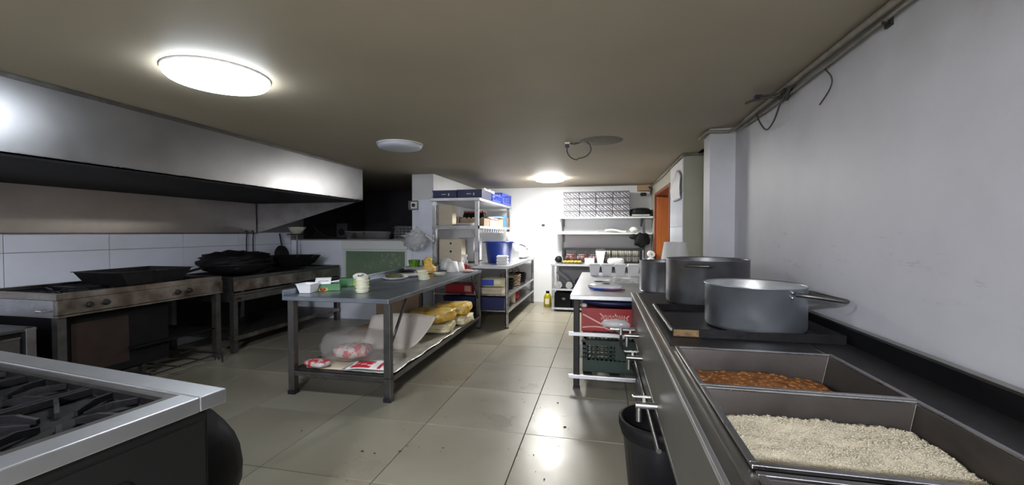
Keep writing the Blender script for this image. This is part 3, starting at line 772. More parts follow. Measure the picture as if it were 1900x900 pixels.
t = thing('sandwich_pack', 'small flat pack with bread colours at the end of the prep table', 'food pack', Vector((at(868, 490, Y=5.7).x, 5.70, TZ)), R(10))
MB().blob((0, 0, .0185), (.08, .06, .018), 41, .15, 3, 16, 8, .7).build('body', 'peach print', t)
B(-.03, .04, -.03, .02, .030, .034).build('label', 'banana', t)
t = thing('dark_remnants', 'dark paring knife lying at the far corner of the prep table', 'knife', Vector((-1.93, 5.92, TZ)), R(15)); t.name = 'paring_knife'
B(-.14, -.03, -.012, .012, 0, .016).build('handle', 'black plastic', t, .003)
B(-.03, .12, -.010, .012, .006, .009).build('blade', 'chrome', t)

# clear bag hanging from the overshelf post
p = at(771, 446, Y=6.02)
t = thing('hanging_bag', 'crumpled clear plastic bag hanging from the steel overshelf post', 'bag', p)
MB().blob((0, 0, 0), (.18, .08, .13), 51, .55, 3.6, 40, 24, flat=False).build('bag', 'cloudy film', t)
MB().tube([(.10, .02, .10), (.18, .05, .06), (.26, .10, -.02), (.24, .14, .08)], .016).build('twisted_neck', 'white plastic', t)

# ---- things on the lower shelf
SZ = .217
SH = lambda u, v: at(u, v, Z=SZ)
t = thing('shelf_liner', 'crumpled pale foil liner spread on the lower shelf of the prep table', 'liner', (-1.78, 3.3, SZ))
MB().sheet(16, 60, lambda a, b: (-.50 + .50 * a - .02 * math.sin(b * 17) * a * (1 - a) + (.010 * math.sin(b * 29) if a > .99 else 0), 2.10 * b, .009 + .007 * noise.noise(Vector((a * 5, b * 22, 1)))), .0015).build('sheet', 'liner foil', t)
# pale board bent over, its end cut round
t = thing('bent_board', 'large pale board with a rounded end leaning on the lower shelf', 'board', (-2.05, 3.95, SZ + .019), 0)
def bb(a, b):
    u = -.36 + .70 * a
    zb = .012 + (.30 * ((a - .58) / .42) ** 2.2 if a > .58 else 0)
    zt = .33 + .02 * math.sin(a * 3)
    z = zb + (zt - zb) * b
    return (u, -.12 + .62 * z + .05 * math.sin(a * 4) + .10 * a, z)
g = MB(); n1, n2 = 20, 8
P0 = [[bb(i / n1, j / n2) for j in range(n2 + 1)] for i in range(n1 + 1)]
vs = [p for r_ in P0 for p in r_] + [(p[0], p[1] + .006, p[2]) for r_ in P0 for p in r_]
w1 = n2 + 1; o1 = (n1 + 1) * w1
fs = [(i * w1 + j, (i + 1) * w1 + j, (i + 1) * w1 + j + 1, i * w1 + j + 1) for i in range(n1) for j in range(n2)]
fs += [tuple(o1 + k for k in reversed(q)) for q in fs[:]]
E1 = [i * w1 for i in range(n1 + 1)] + [n1 * w1 + j for j in range(1, n2 + 1)] + [i * w1 + n2 for i in range(n1 - 1, -1, -1)] + [j for j in range(n2 - 1, 0, -1)]
fs += [(E1[(k + 1) % len(E1)], E1[k], o1 + E1[k], o1 + E1[(k + 1) % len(E1)]) for k in range(len(E1))]
g.add(vs, fs, True); g.build('sheet', 'board', t)
# yellow packs
packs = [(-2.04, 4.85, 0, .24, .19, .062, 8, 'pale yellow pack, lower of the pile, toward the bent board', 'pale pack'),
         (-1.95, 5.36, 0, .22, .20, .062, -4, 'pale yellow pack, lower of the pile, toward the table end', 'pale pack'),
         (-2.05, 4.83, .134, .25, .21, .072, -10, 'shiny golden pack on top of the pile, toward the bent board', 'yellow pack'),
         (-1.98, 5.36, .134, .24, .20, .068, 10, 'shiny golden pack on top of the pile, toward the table end', 'yellow pack')]
for i, (x, y, dz, a, b_, h, rz, lab, m) in enumerate(packs):
    t = thing('pasta_pack', lab, 'food pack', (x, y, SZ + .018 + dz), R(rz), 'yellow packs on the lower shelf')
    MB().blob((0, 0, h), (a, b_, h), 60 + i, .14, 4.2, 40, 18, .42).build('pack', m, t)
    sl = MB().sheet(6, 2, lambda q, s, a=a, b_=b_, h=h: (-a * .8 + 1.6 * a * q, -b_ * 1.0 - .02 * s, h * 1.0 + .006 * math.sin(q * 14)), .002).build('seal', 'film', t)
t = thing('cardboard_box', 'tall brown cardboard box at the back of the lower shelf', 'box', (-2.55, 4.90, SZ), R(2))
B(-.16, .16, -.28, .28, 0, .44).build('body', 'cardboard', t, .004)
MB().box(-.17, -.165, -.28, .28, .40, .46).box(.16, .165, -.28, .28, .38, .47).build('flap', 'cardboard', t)
t = thing('brown_sack', 'dark brown paper sack lying under the prep table beside the bent board', 'sack', (-2.56, 4.14, SZ + .007), R(84))
MB().blob((0, 0, .105), (.24, .12, .10), 71, .14, 2, 20, 12, .8).build('body', 'brown paper', t)
t = thing('brown_sheet', 'flat brown paper sheet under the packets at the shelf edge', 'paper', (-2.45, 3.75, SZ))
MB().sheet(8, 10, lambda a, b: (-.20 + .36 * a, -.44 + .80 * b, .0035 + .001 * math.sin(a * 9 + b * 5)), .0015).build('sheet', 'pale card', t)
t = thing('clear_bag', 'big limp clear bag standing on the lower shelf behind the leg', 'bag', (-2.32, 3.60, SZ + .022))
MB().blob((0, 0, .139), (.30, .22, .135), 75, .16, 1.8, 24, 12, .6).build('bag', 'dim film', t)
# red and white packets
rp_ = [(-2.36, 3.60, .034, .17, .13, .062, 20, 'crumpled red and white packet inside the clear bag', 75),
       (-2.55, 3.34, .007, .12, .075, .034, -8, 'red and white packet beside the clear bag, away from the table leg', 76)]
for i, (x, y, dz, a, b_, h, rz, lab, sd) in enumerate(rp_):
    t = thing('red_packet', lab, 'food pack', (x, y, SZ + dz), R(rz), 'red packets on the lower shelf')
    MB().blob((0, 0, h), (a, b_, h), sd, .16, 2.5, 22, 10, .75).build('pack', 'red pack', t)
p = SH(680, 693)
t = thing('flat_packet', 'flat red and white packet near the table leg at the shelf edge', 'food pack', (p.x - .02, 3.40, SZ + .020), R(8))
MB().sheet(10, 8, lambda a, b: (-.19 + .36 * a, -.11 + .22 * b, .014 + .012 * math.sin(a * PI) + .004 * math.sin(b * 9 + a * 7)), .010).build('packet', 'paper', t)
MB().sheet(8, 6, lambda a, b: (-.15 + .17 * a, -.108 + .19 * b, .017 + .012 * math.sin((.1 + .47 * a) * PI) + .004 * math.sin(b * 8 + a * 3)), .003).build('red_print', 'red print', t)
MB().sheet(3, 6, lambda a, b: (.09 + .03 * a, -.108 + .19 * b, .020 + .008 * math.sin(b * 3)), .003).build('red_stripe', 'red print', t)

# ================================================================== steel table with overshelf
T2 = .950
X0, X1, Y0, Y1 = -2.645, -1.375, 6.12, 8.58
t = thing('steel_table', 'steel table with round legs and two lower shelves below the overshelf', 'table', (X1, Y0, 0))
a_, b2 = X0 - X1, Y1 - Y0
B(a_, 0, 0, b2, T2 - .045, T2).build('tabletop', 'pale steel', t, .004)
for x in (-.04, a_ + .05):
    for y in (.04, b2 - .04):
        l = MB().cyl((x, y, .02), (x, y, T2 - .045), .026, n=16).build('leg', 'steel', t)
        MB().cyl((x, y, 0), (x, y, .02), .03, n=16).build('foot', 'black plastic', l)
for z in (.51, .27):
    B(a_ + .02, -.02, .02, b2 - .02, z - .02, z).build('shelf', 'steel', t, .003)
    B(-.024, -.012, .02, b2 - .02, z - .03, z + .004).build('shelf_rail', 'pale steel', t)
OX0, OX1, OY0, OY1 = -2.625, -1.87, 6.18, 8.45
t = thing('overshelf', 'two tier steel overshelf standing on the steel table', 'shelf', (OX1, OY0, T2 + .0006))
a_, b2 = OX0 - OX1, OY1 - OY0
for x in (-.03, a_ + .03):
    for y in (.03, b2 - .03): B(x - .03, x + .03, y - .03, y + .03, 0, 1.0).build('post', 'steel', t, .003)
B(a_ - .03, .03, -.03, b2 + .03, 1.0, 1.045).build('shelf', 'pale steel', t, .003)
B(a_ + .03, .0, .0, b2, .57, .61).build('shelf', 'steel', t, .003)
B(a_ - .0, .02, -.02, -.0, .56, .615).build('shelf_lip', 'steel', t)
B(.0, .02, -.02, b2, .57, .612).build('shelf_lip', 'pale steel', t)
B(a_ + .005, a_ + .012, .1, b2 - .1, .03, .57).build('back_panel', 'grey sheet', t)
# crates
def crate(name, label, loc, w, d, h, m, rows, cols, rz=0, group=None, cat='crate', solidtop=0., m2=None, inner='dark enamel'):
    """slotted plastic crate: floor, corner posts, horizontal and vertical bars"""
    t = thing(name, label, cat, loc, rz, group)
    b = MB(); k = .012
    b.box(-w / 2, w / 2, -d / 2, d / 2, 0, k)
    zt = h - max(.03, solidtop)
    for sx in (-1, 1):
        for sy in (-1, 1): b.box(min(sx * w / 2, sx * (w / 2 - .03)), max(sx * w / 2, sx * (w / 2 - .03)), min(sy * d / 2, sy * (d / 2 - .03)), max(sy * d / 2, sy * (d / 2 - .03)), k, h)
    zs = [k + (zt - k) * i / rows for i in range(rows + 1)]
    for s in (-1, 1):
        for i, z in enumerate(zs):
            z1 = h if i == rows else z + .010
            if i == 0: z1 = z + .02
            b.box(-w / 2, w / 2, min(s * d / 2, s * (d / 2 - .008)), max(s * d / 2, s * (d / 2 - .008)), z, z1)
            b.box(min(s * w / 2, s * (w / 2 - .008)), max(s * w / 2, s * (w / 2 - .008)), -d / 2, d / 2, z, z1)
        for i in range(1, cols):
            x = -w / 2 + w * i / cols
            b.box(x - .006, x + .006, min(s * d / 2, s * (d / 2 - .007)), max(s * d / 2, s * (d / 2 - .007)), k, zt)
        for i in range(1, max(2, int(cols * d / w))):
            y = -d / 2 + d * i / max(2, int(cols * d / w))
            b.box(min(s * w / 2, s * (w / 2 - .007)), max(s * w / 2, s * (w / 2 - .007)), y - .006, y + .006, k, zt)
    b.build('body', m, t)
    MB().box(-w / 2 - .008, w / 2 + .008, -d / 2 - .008, -d / 2 + .004, h - .022, h).box(-w / 2 - .008, w / 2 + .008, d / 2 - .004, d / 2 + .008, h - .022, h).box(-w / 2 - .008, -w / 2 + .004, -d / 2, d / 2, h - .022, h).box(w / 2 - .004, w / 2 + .008, -d / 2, d / 2, h - .022, h).build('rim', m2 or m, t)
    return t
def shut_crate(label, loc, w, d, h, m):
    t = thing('plastic_crate', label, 'crate', loc, 0, 'blue crates on the overshelf')
    MB().tub(0, 0, 0, h, w / 2 - .006, d / 2 - .006, w / 2, d / 2, .006).build('body', m, t)
    MB().box(-w / 2 - .004, w / 2 + .004, -d / 2 - .006, -d / 2 + .0, h - .02, h).box(-w / 2 - .004, w / 2 + .004, -d / 2 - .004, -d / 2, .02, .032).build('rim', m, t)
    MB().box(-.05, .02, -d / 2 - .004, -d / 2 + .002, h * .45, h * .52).box(.06, .075, -d / 2 - .004, -d / 2 + .002, h * .3, h * .6).build('mark', 'pale steel', t)
    return t
OT = T2 + 1.045
shut_crate('solid navy crate on the overshelf, against the white wall', (-2.43, 6.50, OT), .40, .58, .125, 'navy plastic')
shut_crate('solid navy crate on the overshelf, beside the crate holding white bags', (-2.02, 6.50, OT), .40, .58, .13, 'navy plastic')
crate('plastic_crate', 'bright blue slotted crate filled with crumpled white bags', (-2.05, 7.15, OT), .46, .66, .12, 'bright blue', 2, 7, 0, 'blue crates on the overshelf')
crate('plastic_crate', 'taller blue slotted crate at the back wall end of the overshelf', (-2.05, 7.92, OT), .46, .78, .20, 'bright blue', 3, 7, 0, 'blue crates on the overshelf')
for i, (x, y, s, lab) in enumerate(((-2.03, 6.985, .115, 'crumpled white bag heaped in the blue slotted crate, nearer the navy crates'), (-2.02, 7.29, .12, 'crumpled white bag heaped in the blue slotted crate, nearer the taller crate'))):
    solo('white_bag', MB().blob((0, 0, .11), (s, s, .11), 80 + i, .3, 3, 22, 14), 'paper', lab, 'bag', (x, y, OT + .013), 0, 'white bags in the crate')
# on the middle shelf
MS = T2 + .61
t = thing('pale_carton', 'tall pale carton on the middle overshelf against the wall', 'carton', (-2.47, 6.36, MS)); B(-.09, .14, -.08, .10, 0, .33).build('body', 'pale card', t, .003)
t = thing('brown_carton', 'small brown carton between the tall pale carton and the dark bottles', 'carton', (-2.43, 6.68, MS)); B(-.08, .10, -.1, .1, 0, .16).build('body', 'cardboard', t, .003)
t = thing('bottle_tray', 'dark tray carrying the round dark bottles', 'tray', (-2.1, 6.75, MS)); MB().tub(0, 0, 0, .13, .20, .16, .21, .17, .006).build('body', 'brown paper', t)
t0 = None
for k in range(10):
    x = -2.254 + (k % 5) * .077; y = 6.695 + (k // 5) * .11
    lab = '%s dark glass jar in the %s row of the dark tray' % (['first', 'second', 'third', 'fourth', 'last'][k % 5], ['front', 'rear'][k // 5])
    if t0 is None:
        t0 = t = thing('dark_jar', lab, 'jar', (x, y, MS + .008), 0, 'dark jars in the tray')
        MB().lathe([(.002, 0), (.034, 0), (.038, .02), (.038, .17), (.022, .22), (.002, .22)], 14).build('glass', 'dark enamel', t)
        MB().lathe([(.024, .215), (.024, .245), (.002, .247)], 14).build('lid', 'door frame wood', t)
        B(-.022, .022, -.0395, -.036, .08, .14).build('label', 'pale card', t)
    else: dup(t0, (x, y, MS + .008), None, lab)
t = thing('plate_stack', 'white plate on the middle overshelf in front of the dark jars', 'plate', (-2.14, 6.39, MS), 0)
t.name = 'plate'
MB().lathe([(.002, 0), (.11, 0), (.17, .03), (.172, .034), (.11, .008), (.002, .008)], 26).build('dish', 'white plastic', t)
t2 = dup(t, (-2.14, 6.39, MS + .0125), None, 'upper white plate stacked on the one before the dark jars')
t = thing('small_jar', 'small cream jar beside the overshelf post', 'jar', (-1.935, 6.30, MS)); MB().lathe([(.002, 0), (.035, 0), (.036, .07), (.03, .08), (.002, .082)], 14).build('body', 'cream tub', t); MB().lathe([(.034, .08), (.034, .095), (.002, .096)], 14).build('lid', 'black plastic', t)
t = thing('striped_box', 'red and white striped box on the middle overshelf', 'box', (-1.99, 7.25, MS))
B(-.13, .10, -.30, .24, 0, .15).build('body', 'paper', t, .003)
for k in range(7): B(.10, .103, -.27 + k * .075, -.235 + k * .075, .03, .09).build('stripe', 'red print', t)
B(.10, .1025, -.30, .24, .115, .135).build('stripe', 'red print', t)
t = thing('tan_box', 'plain tan box on the middle overshelf beside the striped box', 'box', (-1.99, 7.71, MS)); B(-.1, .10, -.18, .20, 0, .17).build('body', 'cardboard', t, .003)
t = thing('blue_box', 'blue upright box on the middle overshelf', 'box', (-1.97, 8.05, MS)); B(-.1, .09, -.12, .10, 0, .22).build('body', 'blue card', t, .003)
t = thing('foam_sheet', 'white flat foam sheet resting on the tan box', 'foam sheet', (-1.97, 7.70, MS + .172), R(8)); B(-.13, .12, -.2, .22, 0, .015).build('body', 'white plastic', t, .004)
t = thing('brown_box', 'narrow brown box at the wall end of the middle overshelf', 'box', (-1.97, 8.265, MS)); B(-.08, .08, -.10, .12, 0, .20).build('body', 'brown paper', t, .003)
# hooks under the shelf
for k in range(9):
    t = thing('utensil_hook', 'white plastic hook under the middle overshelf, number %s from the front post' % ['one', 'two', 'three', 'four', 'five', 'six', 'seven', 'eight', 'nine'][k], 'hook', (-1.86, 6.42 + k * .155, MS - .042), 0, 'white hooks under the overshelf') if k == 0 else dup(t0, (-1.86, 6.42 + k * .155, MS - .042), None, 'white plastic hook under the middle overshelf, number %s from the front post' % ['one', 'two', 'three', 'four', 'five', 'six', 'seven', 'eight', 'nine'][k])
    if k == 0:
        t0 = t
        MB().tube([(0, 0, .0), (.0, 0, -.05), (.015, 0, -.075), (.03, 0, -.06), (.03, 0, -.045)], .008).build('hook', 'white plastic', t)
        B(-.012, .012, -.02, .02, -.006, .0).build('base', 'white plastic', t)
# on the steel table top
p = at(922, 489, Z=T2)
t = thing('blue_bin', 'large blue plastic bin standing on the steel table', 'bin', p + Vector((-.02, .21, 0)))
MB().lathe([(.002, 0), (.185, 0), (.235, .33), (.25, .335), (.25, .36), (.24, .36), (.228, .335), (.178, .006), (.002, .006)], 36).build('body', 'blue plastic', t)
MB().box(-.275, -.245, -.05, .05, .33, .345).box(.245, .275, -.05, .05, .33, .345).build('handle', 'blue plastic', t)
t = thing('foam_tray_pack', 'white wrapped paper roll standing behind the blue bin', 'paper roll', p + Vector((.10, .75, 0))); t.name = 'paper_roll'
MB().lathe([(.002, 0), (.12, 0), (.12, .52), (.03, .52), (.03, .50), (.002, .50)], 26).build('roll', 'paper', t)
p = at(931, 491, Z=T2)
t = thing('foam_box', 'lowest white foam box in front of the blue bin', 'box', p + Vector((.0, .05, 0)), R(5), 'foam boxes before the blue bin')
MB().tub(0, 0, 0, .030, .08, .06, .092, .07, .003, .003).build('base', 'foam', t); MB().frustum(0, 0, .031, .046, .092, .07, .078, .056).build('lid', 'foam', t)
for k in range(1, 3): dup(t, t.location + Vector((0, 0, .0475 * k)), R(5 + k), ['middle white foam box in front of the blue bin', 'topmost white foam box in front of the blue bin'][k - 1])
p = at(975, 474, Z=T2)
t = thing('white_sack', 'flat white folded bag at the back wall end of the steel table', 'bag', (-1.62, 8.2, T2), R(85))
MB().blob((0, 0, .05), (.26, .18, .05), 91, .18, 2.4, 22, 10, .8).build('body', 'paper', t)
t = thing('white_sack', 'small white bag between the blue bin and the folded bag', 'bag', (-3.85, 7.72, T2))
MB().blob((0, 0, .06), (.15, .15, .06), 92, .2, 2.4, 20, 10, .8).build('body', 'paper', t)
p = at(966, 450, X=-2.0)
t = thing('hose_nozzle', 'bent grey spray pipe with a blue grip above the white bags', 'tap', (-1.85, 8.33, T2))
MB().cyl((0, 0, 0), (0, 0, .22), .018).build('pipe', 'chrome', t)
MB().cyl((-.02, 0, .23), (.14, -.02, .25), .03, n=12).build('grip', 'bright blue', t)
MB().tube([(.14, -.02, .25), (.24, -.03, .26), (.32, -.04, .23), (.36, -.05, .20), (.37, -.05, .16)], .018, 8).build('spout', 'chrome', t)
t = thing('cardboard_box', 'pale cardboard box standing under the overshelf', 'box', (-2.44, 6.48, T2), R(2))
B(-.16, .22, -.10, .14, 0, .40).build('body', 'pale card', t, .004)
MB().cyl((.04, -.101, .33), (.04, -.104, .33), .016, n=10).cyl((.04, -.101, .20), (.04, -.104, .20), .018, n=10).build('hole', 'dark enamel', t)
t = thing('grey_case', 'grey ribbed steel case under the overshelf between box and blue bin', 'case', (-2.24, 6.97, T2))
B(-.14, .12, -.25, .25, .02, .42).build('body', 'grey sheet', t, .004)
for k in range(5): B(-.12 + k * .055, -.10 + k * .055, -.256, -.25, .06, .38).build('rib', 'grey sheet', t)
B(-.15, .13, -.26, .26, 0, .02).build('base', 'black plastic', t)
# on its lower shelves
p = (-1.68, 6.36, .51)
t = thing('flat_carton', 'flat pale carton lying on the upper lower shelf of the steel table', 'carton', p); B(-.26, .18, -.18, .22, 0, .05).build('body', 'pale card', t, .003)
t = thing('flat_carton', 'second flat pale carton with a frayed edge lying on the first', 'carton', (-1.67, 6.37, .561), R(3)); B(-.26, .16, -.18, .20, 0, .045).build('body', 'pale card', t, .003)
t = thing('blue_pack', 'white pack with a blue front on the flat cartons', 'pack', (-1.68, 6.36, .607), R(2))
MB().blob((0, 0, .07), (.20, .14, .07), 95, .06, 2, 20, 10, .45).build('pack', 'pale pack', t)
B(-.15, .04, -.145, -.125, .03, .12).build('blue_label', 'bright blue', t)
t = thing('red_carton', 'dark red carton on the steel table shelf beside the flat cartons', 'carton', (-2.22, 6.45, .51)); B(-.22, .22, -.2, .2, 0, .12).build('body', 'red print', t, .003); B(.10, .20, -.203, -.2, .02, .11).build('label', 'peach print', t)
t = thing('navy_crate', 'dark navy crate on the lowest shelf of the steel table', 'crate', (-1.66, 6.38, .27)); MB().tub(0, 0, 0, .19, .19, .19, .21, .21, .006, .008).build('body', 'navy plastic', t, .003)
t = thing('navy_crate', 'dark navy crate beneath the red carton shelf', 'crate', (-2.2, 6.42, .27)); MB().tub(0, 0, 0, .18, .24, .19, .26, .21, .006, .008).build('body', 'navy plastic', t, .003)
t = thing('tan_tub', 'tan cylinder tub on the lowest shelf of the steel table', 'tub', (-1.52, 6.92, .27)); MB().lathe([(.002, 0), (.075, 0), (.08, .16), (.002, .162)], 20).build('body', 'pale card', t)
t = thing('red_bag', 'shiny crumpled red bag behind the tan tub', 'bag', (-1.53, 7.22, .27)); MB().blob((0, 0, .092), (.10, .14, .09), 97, .2, 2.4, 20, 12).build('bag', 'red plastic', t)
for i, (y, h, s) in enumerate(((6.86, .15, .2), (7.36, .19, .22), (7.9, .16, .22))):
    t = thing('dark_basket', ['dark woven basket on the upper lower shelf, nearest the flat cartons', 'tall dark woven basket in the middle of the upper lower shelf', 'dark woven basket on the upper lower shelf, nearest the back wall'][i], 'basket', (-1.62, y, .51), 0, 'dark baskets under the steel table')
    b = MB()
    for k in range(6):
        z = .024 + h * k / 6
        b.tube([(s * .8 * math.cos(a * PI / 8) * (.9 + .1 * k / 5), s * math.sin(a * PI / 8) * (.9 + .1 * k / 5), z + .006 * (1 if (a + k) % 2 else -1)) for a in range(17)], .014, 5)
    b.lathe([(.002, 0), (s * .7, 0), (s * .75, h), (s * .72, h), (s * .67, .01), (.002, .01)], 18)
    b.build('weave', 'brown paper' if i == 1 else 'dark enamel', t)
    MB().tube([(0, -s * .95, h), (0, -s * .8, h + .07), (0, 0, h + .12), (0, s * .8, h + .07), (0, s * .95, h)], .01).build('handle', 'brown paper', t)

# ================================================================== side table by the counter end
ST = .878
t = thing('side_table', 'pale steel table with black legs and slatted shelves holding the crates', 'table', (-.29, 3.86, 0))
LX, LY = 1.19, 2.3
B(0, LX, 0, LY, ST - .04, ST).build('tabletop', 'pale steel', t, .004)
for x in (.03, LX - .09):
    for y in (.03, LY - .09):
        l = B(x, x + .055, y, y + .055, .02, ST - .04).build('leg', 'black iron', t, .006)
        B(x - .004, x + .059, y - .004, y + .059, 0, .02).build('foot', 'black plastic', l)
for z in (.52, .125):
    B(-.015, LX, .0, .028, z - .018, z + .018).build('shelf_rail', 'pale steel', t, .003)
    B(.0, LX, LY - .03, LY - .002, z - .018, z + .018).build('shelf_rail', 'pale steel', t, .003)
    for k in range(4): B(.11 + k * .25, .20 + k * .25, .028, LY - .03, z - .01, z + .010).build('slat', 'frame steel', t)
STP = lambda u, v: at(u, v, Z=ST + .001)

# red crate with its printed sun and lettering
CX0, CX1, CY, CZ0, CZ1 = -.19, .40, 3.955, .531, .748
t = thing('red_crate', 'red plastic crate with a printed sun and lettering on the slatted shelf', 'crate', ((CX0 + CX1) / 2, CY, CZ0))
w_ = (CX1 - CX0) / 2
MB().tub(0, .19, 0, CZ1 - CZ0, w_, .19, w_, .19, .006).build('body', 'red plastic', t)
MB().box(-w_ - .004, w_ + .004, -.008, .0, CZ1 - CZ0 - .014, CZ1 - CZ0).box(-w_, w_, -.003, 0, CZ1 - CZ0 - .045, CZ1 - CZ0 - .038).build('rim', 'red plastic', t)
def fp(x, y):
    q = at(1050 + x / 9, 540 + y / 9, Y=CY); return (q.x - (CX0 + CX1) / 2, -.0025, q.z - CZ0)
pr = MB()
for st, wd_ in ((((290, 390), (650, 585)), .012), (((280, 605), (380, 596), (500, 596), (640, 612), (775, 672)), .011), (((640, 605), (690, 560), (760, 545), (830, 543), (900, 548), (960, 575)), .011),
                (((680, 490), (727, 547)), .010), (((825, 490), (826, 543)), .010), (((975, 503), (935, 545)), .010), (((568, 372), (628, 432)), .010), (((828, 378), (828, 422)), .010),
                (((1050, 422), (1010, 458)), .009), (((850, 678), (1000, 640)), .010)):
    for a, b_ in zip(st, st[1:]):
        p0, p1 = Vector(fp(*a)), Vector(fp(*b_)); d = (p1 - p0).normalized(); n_ = Vector((-d.z, 0, d.x)) * wd_ / 2
        e = d * wd_ * .3
        pr.add([p0 - e + n_, p0 - e - n_, p1 + e - n_, p1 + e + n_], [(0, 1, 2, 3)])
pr.build('sun_print', 'peach print', t)
def text(s, size, m, parent, loc, rot, name='lettering', width=None):
    cu = bpy.data.curves.new('lettering', 'FONT'); cu.body = s; cu.size = size; cu.align_x = 'CENTER'; cu.extrude = .0006; cu.space_character = 1.15
    tmp = bpy.data.objects.new('lettering_source', cu); C.objects.link(tmp)
    bpy.context.view_layer.update()
    me = bpy.data.meshes.new_from_object(tmp.evaluated_get(bpy.context.evaluated_depsgraph_get()))
    bpy.data.objects.remove(tmp); bpy.data.curves.remove(cu)
    me.materials.clear(); me.materials.append(M[m])
    o = bpy.data.objects.new(name, me); C.objects.link(o); o.parent = parent; o.location = loc; o.rotation_euler = rot
    if width:
        xs = [v.co.x for v in me.vertices]; o.scale = (width / (max(xs) - min(xs)),) * 2 + (1,)
    return o
a, b_ = fp(635, 446), fp(1005, 446)
text('PURA PASA', .028, 'peach print', t, ((a[0] + b_[0]) / 2, -.003, a[2] + .001), (PI / 2, 0, 0), 'lettering', .19)
a, b_ = fp(575, 484), fp(1055, 484)
text('PERLA NEGRA', .028, 'peach print', t, ((a[0] + b_[0]) / 2, -.003, a[2] - .001), (PI / 2, 0, 0), 'lettering', .245)
solo('navy_sack', MB().blob((0, 0, .038), (.27, .17, .037), 101, .12, 2, 22, 10, .8), 'navy plastic', 'dark navy sack lying on the red crate under the side table', 'sack', (.08, 4.15, CZ1 + .0))
solo('paper_wrapper', MB().blob((0, 0, .018), (.03, .03, .02), 102, .2, 2, 12, 8), 'white plastic', 'small crumpled white wrapper on the red crate edge', 'wrapper', (-.165, 3.985, CZ1))
t = crate('green_crate', 'dark green slotted crate on the lowest slats of the side table', (.10, 4.16, .144), .56, .38, .30, 'green plastic', 6, 14, 0, None, 'crate', .05)
B(-.28, .28, -.192, -.184, .0, .11).build('lower_panel', 'green plastic', t)
B(.02, .28, -.1915, -.184, .12, .26).build('side_panel', 'green plastic', t)
solo('pale_bottle', MB().lathe([(.002, 0), (.045, 0), (.045, .13), (.02, .16), (.02, .19), (.002, .19)], 16), 'white plastic', 'white bottle in the gap beside the green crate', 'bottle', (-.185 - .005, 4.45, .136))

# table top things
t0 = None
for k, (u, L) in enumerate(((1103, 'first'), (1126, 'second'), (1150.5, 'third'), (1175, 'fourth'))):
    p = STP(u, 510) + Vector((0, .06, 0)); p.y = 5.72
    lab = '%s white lidded foam cup from the wall with the bright lamp, at the table end' % L
    lab = {'first': 'white foam cup at the aisle end of the row on the side table', 'second': 'white foam cup next to the aisle end cup of the row', 'third': 'white foam cup second from the pots in the row', 'fourth': 'white foam cup closest to the dull pot in the row'}[L]
    p.x = at(u, 505, Y=5.72).x
    if t0 is None:
        t0 = t = thing('foam_cup', lab, 'cup', p, R(2), 'foam cups on the side table')
        MB().tub(0, 0, 0, .135, .053, .053, .071, .074, .004, .004).build('body', 'foam', t, .004)
        MB().frustum(0, 0, .140, .158, .076, .079, .064, .066).build('lid', 'foam', t, .003)
    else: dup(t0, p, R(random.uniform(-4, 4)), lab)
t = thing('foam_cup', 'white foam cup half hidden behind the dull pot', 'cup', (at(1190, 505, Y=5.95).x + .05, 5.95, ST)); MB().tub(0, 0, 0, .15, .053, .053, .071, .074, .004, .004).build('body', 'foam', t, .004)
for i, (u, v, a, b_, rz, lab) in enumerate(((1118, 522, .10, .06, 4, 'small white folded paper behind the blue edged bag'), (1155, 518, .10, .055, -3, 'small white folded paper before the foam cups'))):
    t = thing('folded_paper', lab, 'paper', STP(u, v), R(rz)); MB().sheet(6, 4, lambda s, q, a=a, b_=b_: (-a + 2 * a * s, -b_ + 2 * b_ * q, .012 + .006 * math.sin(s * 5 + q * 3)), .010).build('sheet', 'paper', t)
t = thing('clear_sheet', 'limp clear plastic sheet spread beside the dull pot', 'plastic sheet', STP(1165, 531) + Vector((.02, .12, 0)))
MB().sheet(22, 16, lambda a, b: (-.17 + .28 * a, -.14 + .70 * b, .012 + .020 * (1 + noise.noise(Vector((a * 6, b * 6, 3))))), .0012).build('sheet', 'film', t)
p = STP(1124, 540) + Vector((.0, .12, 0))
t = thing('blue_edged_bag', 'white plastic bag with blue and purple print at the side table edge', 'bag', p, R(-8))
MB().blob((0, 0, .030), (.17, .10, .030), 111, .14, 2, 24, 10, .85).build('bag', 'white plastic', t)
MB().tube([(-.175, .02, .02), (-.15, -.055, .014), (-.08, -.088, .012), (0, -.102, .012), (.05, -.104, .012)], .008, 6).build('blue_band', 'bright blue', t)
pm = MB().tube([(.0, -.106, .010), (.08, -.103, .010), (.15, -.085, .010), (.19, -.05, .010)], .008, 6)
pm.build('purple_band', 'purple print', t)
MB().blob((.01, -.03, .062), (.04, .02, .006), 3, .3, 4, 12, 6, flat=False).build('dark_print', 'dark print', t)
t = thing('dull_pot', 'tall dull pot on the side table behind the tall pot', 'pot', (.575, 4.30, ST))
def pot(t, r, h, mo, mi=None, bead=.008, tr=0.012):
    MB().lathe([(.002, 0), (r - .02, 0), (r - .004, .006), (r, .022), (r, h - .01), (r + bead * .6, h - .004), (r + bead * .6, h), (r - .003, h), (r - .005, h - .006)], 56, cap1=False).build('body', mo, t)
    MB().lathe([(r - .004, h - .004), (r - .006, .02), (r - .03, .008), (.002, .008)], 56, cap0=False).build('interior', mi or mo, t)
pot(t, .215, .30, 'dull pot', 'dull pot')
t0 = None
